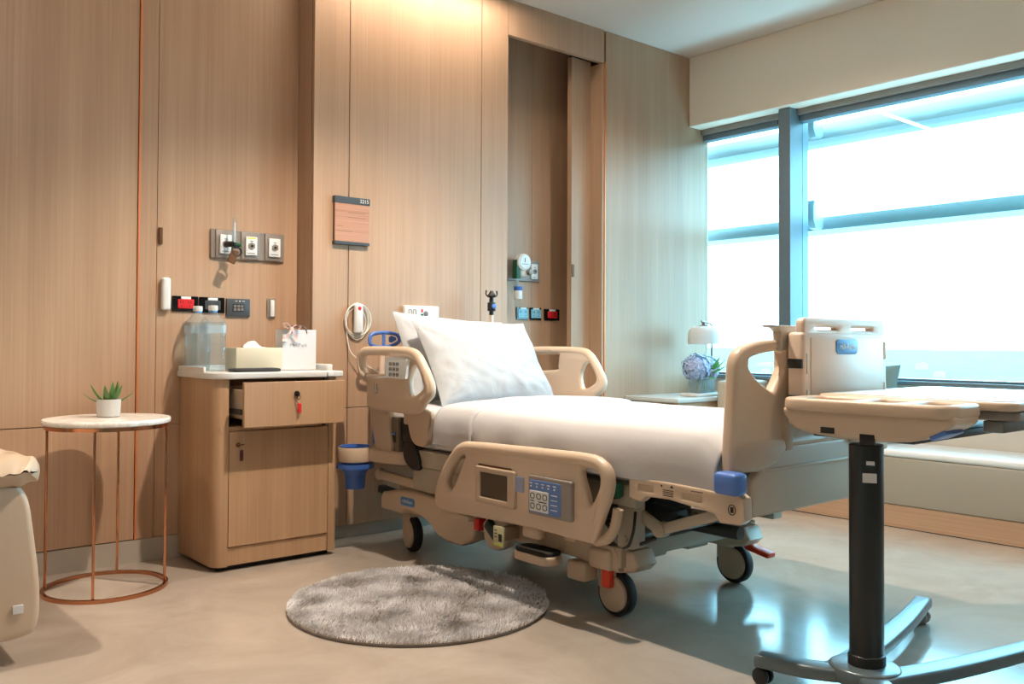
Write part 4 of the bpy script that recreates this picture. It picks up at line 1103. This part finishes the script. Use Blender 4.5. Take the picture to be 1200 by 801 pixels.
MB().box(-.05, .05, -.021, .021, -.006, .006, .003, 2, Matrix.Translation((TX0 + .070, TY0 + .044, .7005)) @ Matrix.Rotation(math.radians(-26), 4, 'X')).build('release_lever', M['blue'], tray)
tpn = MB().plate(rrect(2.335, 3.02, .865, 1.40, .035, 6), (), .022, .007, 'xy', .767, 3).build('tabletop', M['beige'], ot)
MB().plate(rrect(2.36, 3.00, .888, 1.378, .025, 6), (), .004, .001, 'xy', .7785).build('white_insert', plain('white_laminate', (238, 238, 236), .16), tpn)
MB().plate(rrect(2.36, 3.0, .87, 1.39, .03, 6), (), .022, .004, 'xy', .742).build('under_frame', M['gpanel'], tpn)
MB().box(2.36, 2.98, .90, .95, .70, .73, .005).build('slide_rail', M['steel'], tpn)
# H base
bs = MB()
def basearm(pts, w0, w1, z0=.05):
    P = crom([Vector((p[0], p[1], 0)) for p in pts], 6)
    Lf, Rt = [], []
    for i, p in enumerate(P):
        tg_ = (P[min(i + 1, len(P) - 1)] - P[max(i - 1, 0)]).normalized(); nn = Vector((-tg_.y, tg_.x, 0))
        w = w0 + (w1 - w0) * i / (len(P) - 1)
        Lf.append((p.x + nn.x * w, p.y + nn.y * w)); Rt.append((p.x - nn.x * w, p.y - nn.y * w))
    return Lf + Rt[::-1]
for pts in ([(2.19, 1.21), (2.13, 1.30), (2.095, 1.43)], [(2.18, 1.16), (2.11, 1.06), (2.085, .93)], [(2.16, 1.24), (2.40, 1.265), (2.70, 1.32), (2.98, 1.39)], [(2.16, 1.14), (2.40, 1.06), (2.72, .985), (3.05, .93)]):
    nb = len(bs.bm.verts)
    bs.plate(basearm(pts, .038, .026), (), .036, .010, 'xy', .066 + .00004 * nb ** .5, 3)
bs.plate([(cx - .01 + .085 * math.cos(a), cy + .09 * math.sin(a)) for a in [i / 32 * 2 * PI for i in range(32)]], (), .04, .008, 'xy', .0715)
bs.build('base', plain('grey_blue_metal', (104, 118, 124), .3, .3), ot)
for x, y in ((2.098, 1.415), (2.088, .945), (2.955, 1.385), (3.03, .935)):
    c = MB()
    for q in (-1, 1): c.cyl((x + q * .005, y, .024), (x + q * .019, y, .024), .0238, seg=24, bev=.004)
    c.cyl((x, y, .02), (x, y, .06), .008, seg=12).cyl((x - .01, y, .024), (x + .01, y, .024), .006, seg=10)
    c.build('caster', M['black'] if y != 1.385 else M['gpanel'], ot)

# ------------------------------------------------------------------ window seat, cushion, corner counter, lamp, flowers
ws = thing('window_seat', 'long grey upholstered bench under the window on an oak plinth', 'window seat', (4.58, .35, 0))
MB().box(4.396, 4.78, Y0 + .02, 3.17, 0, .112, .001, 1).build('plinth', M['oak_x'], ws)
MB().box(4.39, 4.784, Y0 + .02, 3.17, .113, .352, .010, 3).build('seat', M['benchleather'], ws)
MB().box(4.388, 4.784, Y0 + .02, 3.17, .3525, .390, .016, 4).build('daylit_seat_top', plain('daylit_seat_leather', (226, 230, 230), .3, bump=.1, bscale=40), ws)  # seat top coloured paler to stand in for window daylight on the leather
MB().box(4.39, 4.78, 3.175, 3.285, .112, .697, .02, 3).build('end_arm', plain('beige_leather', (190, 178, 160), .45), ws)
MB().box(4.3955, 4.3965, Y0 + .05, 3.16, .0, .004).build('shadow_gap', M['ink'], ws)
cu = MB()
def cush(sg):
    def f(u, v):
        a, b = u * 2 - 1, v * 2 - 1
        t_ = .07 * max(0, 1 - abs(a) ** 2.5) ** .5 * max(0, 1 - abs(b) ** 2.5) ** .5
        return Vector((sg * t_, a * .22 * (1 - .06 * (1 - b * b)), b * .21 * (1 - .06 * (1 - a * a))))
    return f
cu.grid(cush(1), 26, 26); cu.grid(cush(-1), 26, 26)
bmesh.ops.remove_doubles(cu.bm, verts=cu.bm.verts[:], dist=2e-4); bmesh.ops.recalc_face_normals(cu.bm, faces=cu.bm.faces[:])
cm = Matrix.Translation((4.66, 2.53, .604)) @ Matrix.Rotation(.2, 4, 'Y')
for v in cu.bm.verts: v.co = cm @ v.co
tag(cu.build('cushion', M['cushion']), 'teal cushion leaning on the window seat behind the bed foot', 'cushion')

ct = thing('corner_counter', 'low grey topped counter in the corner by the window', 'counter', (4.42, 3.49, 0))
MB().box(4.06, 4.78, 3.30, 3.692, 0, .575, .002, 1).build('body', M['oak_cab'], ct)
MB().box(4.04, 4.783, 3.288, 3.694, .576, .602, .004, 2).build('counter_top', M['counter'], ct)
vx, vy, vz = 4.375, 3.38, .603
tag(MB().plate(rrect(vx - .11, vx + .12, vy - .06, vy + .08, .012), [], .018, .005, 'xy', vz + .009).build('tray', M['white']), 'small white tray under the flower vase', 'tray')
lz = vz
lp = thing('table_lamp', 'white dome table lamp on the corner counter by the window', 'lamp', (4.65, 3.52, lz))
MB().lathe([(0, 0), (.07, 0), (.072, .006), (.068, .012), (.01, .014), (0, .014)], (4.66, 3.52, lz), 32).build('base', M['gmetal'], lp)
MB().tube([(4.66, 3.52, lz + .01), (4.66, 3.52, lz + .40), (4.657, 3.52, lz + .43), (4.635, 3.518, lz + .443), (4.58, 3.512, lz + .452), (4.54, 3.508, lz + .455)], .006, 12, False, 5).build('stem', M['gmetal'], lp)
sc_ = (4.565, 3.51, lz + .312)
MB().lathe([(.096, 0), (.100, .002), (.100, .05), (.096, .078), (.085, .100), (.06, .112), (0, .114), (0, .11), (.058, .107), (.081, .096), (.092, .076), (.096, .05), (.096, 0)], sc_, 48).build('shade', M['shade'], lp)
MB().cyl((sc_[0], sc_[1], sc_[2] + .112), (sc_[0], sc_[1], sc_[2] + .14), .012, seg=16, bev=.002).cyl((sc_[0], sc_[1], sc_[2] + .113), (sc_[0], sc_[1], sc_[2] + .119), .03, seg=20, bev=.002).build('shade_cap', M['gmetal'], lp)
fv = thing('flower_vase', 'square glass vase of blue hydrangeas on the white tray', 'flowers', (vx, vy, vz + .0185))
b0 = vz + .0185
vm = MB().plate(rrect(vx - .075, vx + .075, vy - .045, vy + .045, .006), [rrect(vx - .070, vx + .070, vy - .040, vy + .040, .004)], .12, .001, 'xy', b0 + .064)
vm.box(vx - .072, vx + .072, vy - .042, vy + .042, b0 + .001, b0 + .006)
vm.build('vase', M['vase'], fv)
MB().box(vx - .069, vx + .069, vy - .039, vy + .039, b0 + .0065, b0 + .075).build('water', M['water'], fv)
sm_ = MB()
for k in range(9):
    a = k * 2.4
    sm_.tube([(vx + .04 * math.cos(a), vy + .025 * math.sin(a), b0 + .01), (vx + .02 * math.cos(a + 1), vy + .015 * math.sin(a), b0 + .10), (vx + .05 * math.cos(a + .5), vy + .03 * math.sin(a), b0 + .17)], .003, 6, False, 3)
sm_.build('stems', M['stem'], fv)
def hyd(c, r, mat, sd):
    b = bmesh.new(); rd = random.Random(sd)
    n = 150
    for i in range(n):
        z = 1 - 2 * (i + .5) / n * .88; a = i * 2.39996
        q = math.sqrt(max(0, 1 - z * z)); nn = Vector((q * math.cos(a), q * math.sin(a), z))
        rr_ = r * rd.uniform(.78, 1.10); p = Vector(c) + nn * rr_
        u = nn.orthogonal().normalized(); w = nn.cross(u); th0 = rd.random() * PI
        for k in range(4):
            th = th0 + k * PI / 2
            e1 = (u * math.cos(th) + w * math.sin(th)); e2 = (u * math.cos(th + PI / 2) + w * math.sin(th + PI / 2))
            L_ = .0165
            vs = [b.verts.new(p), b.verts.new(p + e1 * L_ * .6 + e2 * L_ * .5 + nn * .002), b.verts.new(p + e1 * L_ + nn * rd.uniform(-.004, .006)), b.verts.new(p + e1 * L_ * .6 - e2 * L_ * .5 + nn * .002)]
            b.faces.new(vs)
    s0 = len(b.verts)
    bmesh.ops.create_icosphere(b, subdivisions=2, radius=r * .76, matrix=Matrix.Translation(c))
    MB().merge(b).build('hydrangea_head', mat, fv, smooth=False)
hyd((vx - .065, vy - .01, b0 + .150), .082, M['petal'], 1)
hyd((vx + .075, vy + .02, b0 + .150), .076, M['petal2'], 2)
hyd((vx - .01, vy + .05, b0 + .155), .064, M['petal2'], 3)
hyd((vx + .02, vy - .05, b0 + .125), .045, M['petal'], 4)
for (tx, ty, tz) in ((-.01, -.14, .15), (.06, -.14, .17), (-.03, -.13, .09), (.08, -.12, .21), (.02, -.12, .22), (.0, -.13, .19)):
    leafm((vx + .01, vy - .02, b0 + .12), (vx + tx, vy + ty, b0 + tz), .034, bend=.3).build('leaf', M['leaf2'], fv)

# ------------------------------------------------------------------ ceiling downlights (room lamps and a few added fills)
def lamp_data(name, kind, energy, color, **k):
    l = bpy.data.lights.new(name, kind); l.energy = energy; l.color = color
    for a, b in k.items(): setattr(l, a, b)
    return l
WARM = (1.0, .865, .715)
def downlight(x, y, e, label, ang=120, blend=.6, size=.04, aim=None, color=WARM):
    t = thing('ceiling_downlight', label, 'downlight', (x, y, CEIL - .012), 'recessed ceiling downlights')
    MB().lathe([(.034, CEIL - .001), (.050, CEIL - .001), (.052, CEIL - .006), (.046, CEIL - .009), (.034, CEIL - .006), (.034, CEIL - .001)], (x, y, 0), 32).build('trim_ring', M['lamp_alu'], t)
    MB().lathe([(0, CEIL - .002), (.033, CEIL - .002)], (x, y, 0), 24).build('lens', M['lens'], t)
    ld = lamp_data('downlight_beam', 'SPOT', e, color, spot_size=math.radians(ang), spot_blend=blend, shadow_soft_size=size)
    o = bpy.data.objects.new('downlight_beam', ld); C.objects.link(o)
    o.location = (x, y, CEIL - .02)
    if aim is not None:
        d = Vector(aim) - o.location
        o.rotation_euler = d.to_track_quat('-Z', 'Y').to_euler()
    return o
downlight(1.96, 2.25, 255, 'ceiling downlight above the rug and the near bed side', 125, .5, .035)
downlight(-.1, 2.8, 185, 'ceiling downlight above the armchair corner', 84, .75, .05)
downlight(.9, .4, 22, 'ceiling downlight near the middle of the room', 140, .7, .08)
t = thing('linear_light', 'slim linear ceiling light washing the oak bay above the bed', 'ceiling light', (2.52, 3.52, CEIL - .012))
MB().box(1.96, 3.09, 3.485, 3.555, CEIL - .012, CEIL + .001, .002, 1).build('housing', M['lamp_alu'], t)
MB().box(1.97, 3.08, 3.495, 3.545, CEIL - .0135, CEIL - .0115).build('diffuser', M['lens'], t)
ld = lamp_data('linear_beam', 'AREA', 11, WARM, shape='RECTANGLE', size=1.1, size_y=.05)
o = bpy.data.objects.new('linear_beam', ld); C.objects.link(o); o.location = (2.525, 3.52, CEIL - .02)
downlight(3.55, 2.45, 78, 'added fill light between the bed and the window', 152, .6, .06, color=(1., .93, .85))  # added lamp, brightens the recess where daylight falls short
downlight(3.0, -.3, 75, 'added warm fill light in front of the window, beyond the overbed table', 130, .7, .08)  # added warm fill for the shelf and other bed-foot faces
downlight(.75, 1.5, 70, 'added wash light tilted towards the left oak wall', 85, 1., .08, aim=(.85, 3.85, 1.9))  # added spot, evens out the dim upper part of the left wall
downlight(-.6, -.9, 25, 'ceiling downlight at the entrance end', 150, .7, .1)

# ------------------------------------------------------------------ daylight
w = bpy.data.worlds.new('sky'); S.world = w; w.use_nodes = True
nt = w.node_tree; bg = nt.nodes['Background']
tcw = nt.nodes.new('ShaderNodeTexCoord'); sx = nt.nodes.new('ShaderNodeSeparateXYZ')
nt.links.new(tcw.outputs['Generated'], sx.inputs[0])
rp = nt.nodes.new('ShaderNodeValToRGB')
e = rp.color_ramp.elements; e[0].position = 0.; e[0].color = (.68, .87, 1.0, 1); e[1].position = .5; e[1].color = (.60, .84, 1.0, 1)
nt.links.new(sx.outputs['Z'], rp.inputs['Fac']); nt.links.new(rp.outputs['Color'], bg.inputs['Color'])
bg.inputs['Strength'].default_value = 14.5

# ------------------------------------------------------------------ camera
yaw, pitch, roll = math.radians(-40.34), math.radians(1.1), math.radians(.27)
f = Vector((math.sin(-yaw) * math.cos(pitch), math.cos(yaw) * math.cos(pitch), math.sin(pitch)))
r = Vector((math.cos(yaw), -math.sin(-yaw), 0)); u = r.cross(f)
r2 = math.cos(roll) * r + math.sin(roll) * u; u2 = -math.sin(roll) * r + math.cos(roll) * u
cam = bpy.data.cameras.new('camera'); co_ = bpy.data.objects.new('camera', cam); C.objects.link(co_)
mw = Matrix((r2, u2, -f)).transposed().to_4x4(); mw.translation = (0, 0, .92)
co_.matrix_world = mw
cam.sensor_width = 36; cam.sensor_fit = 'HORIZONTAL'; cam.lens = 1048 / 1200 * 36
cam.shift_y = -19.5 / 1200; cam.clip_start = .02; cam.clip_end = 40000
S.camera = co_
S.view_settings.view_transform = 'Standard'; S.view_settings.look = 'None'
S.view_settings.exposure = .1; S.view_settings.gamma = 1.; S.view_settings.use_curve_mapping = False
S.cycles.max_bounces = 10; S.cycles.transparent_max_bounces = 24
S.cycles.use_denoising = True
S.cycles.sample_clamp_indirect = 6.
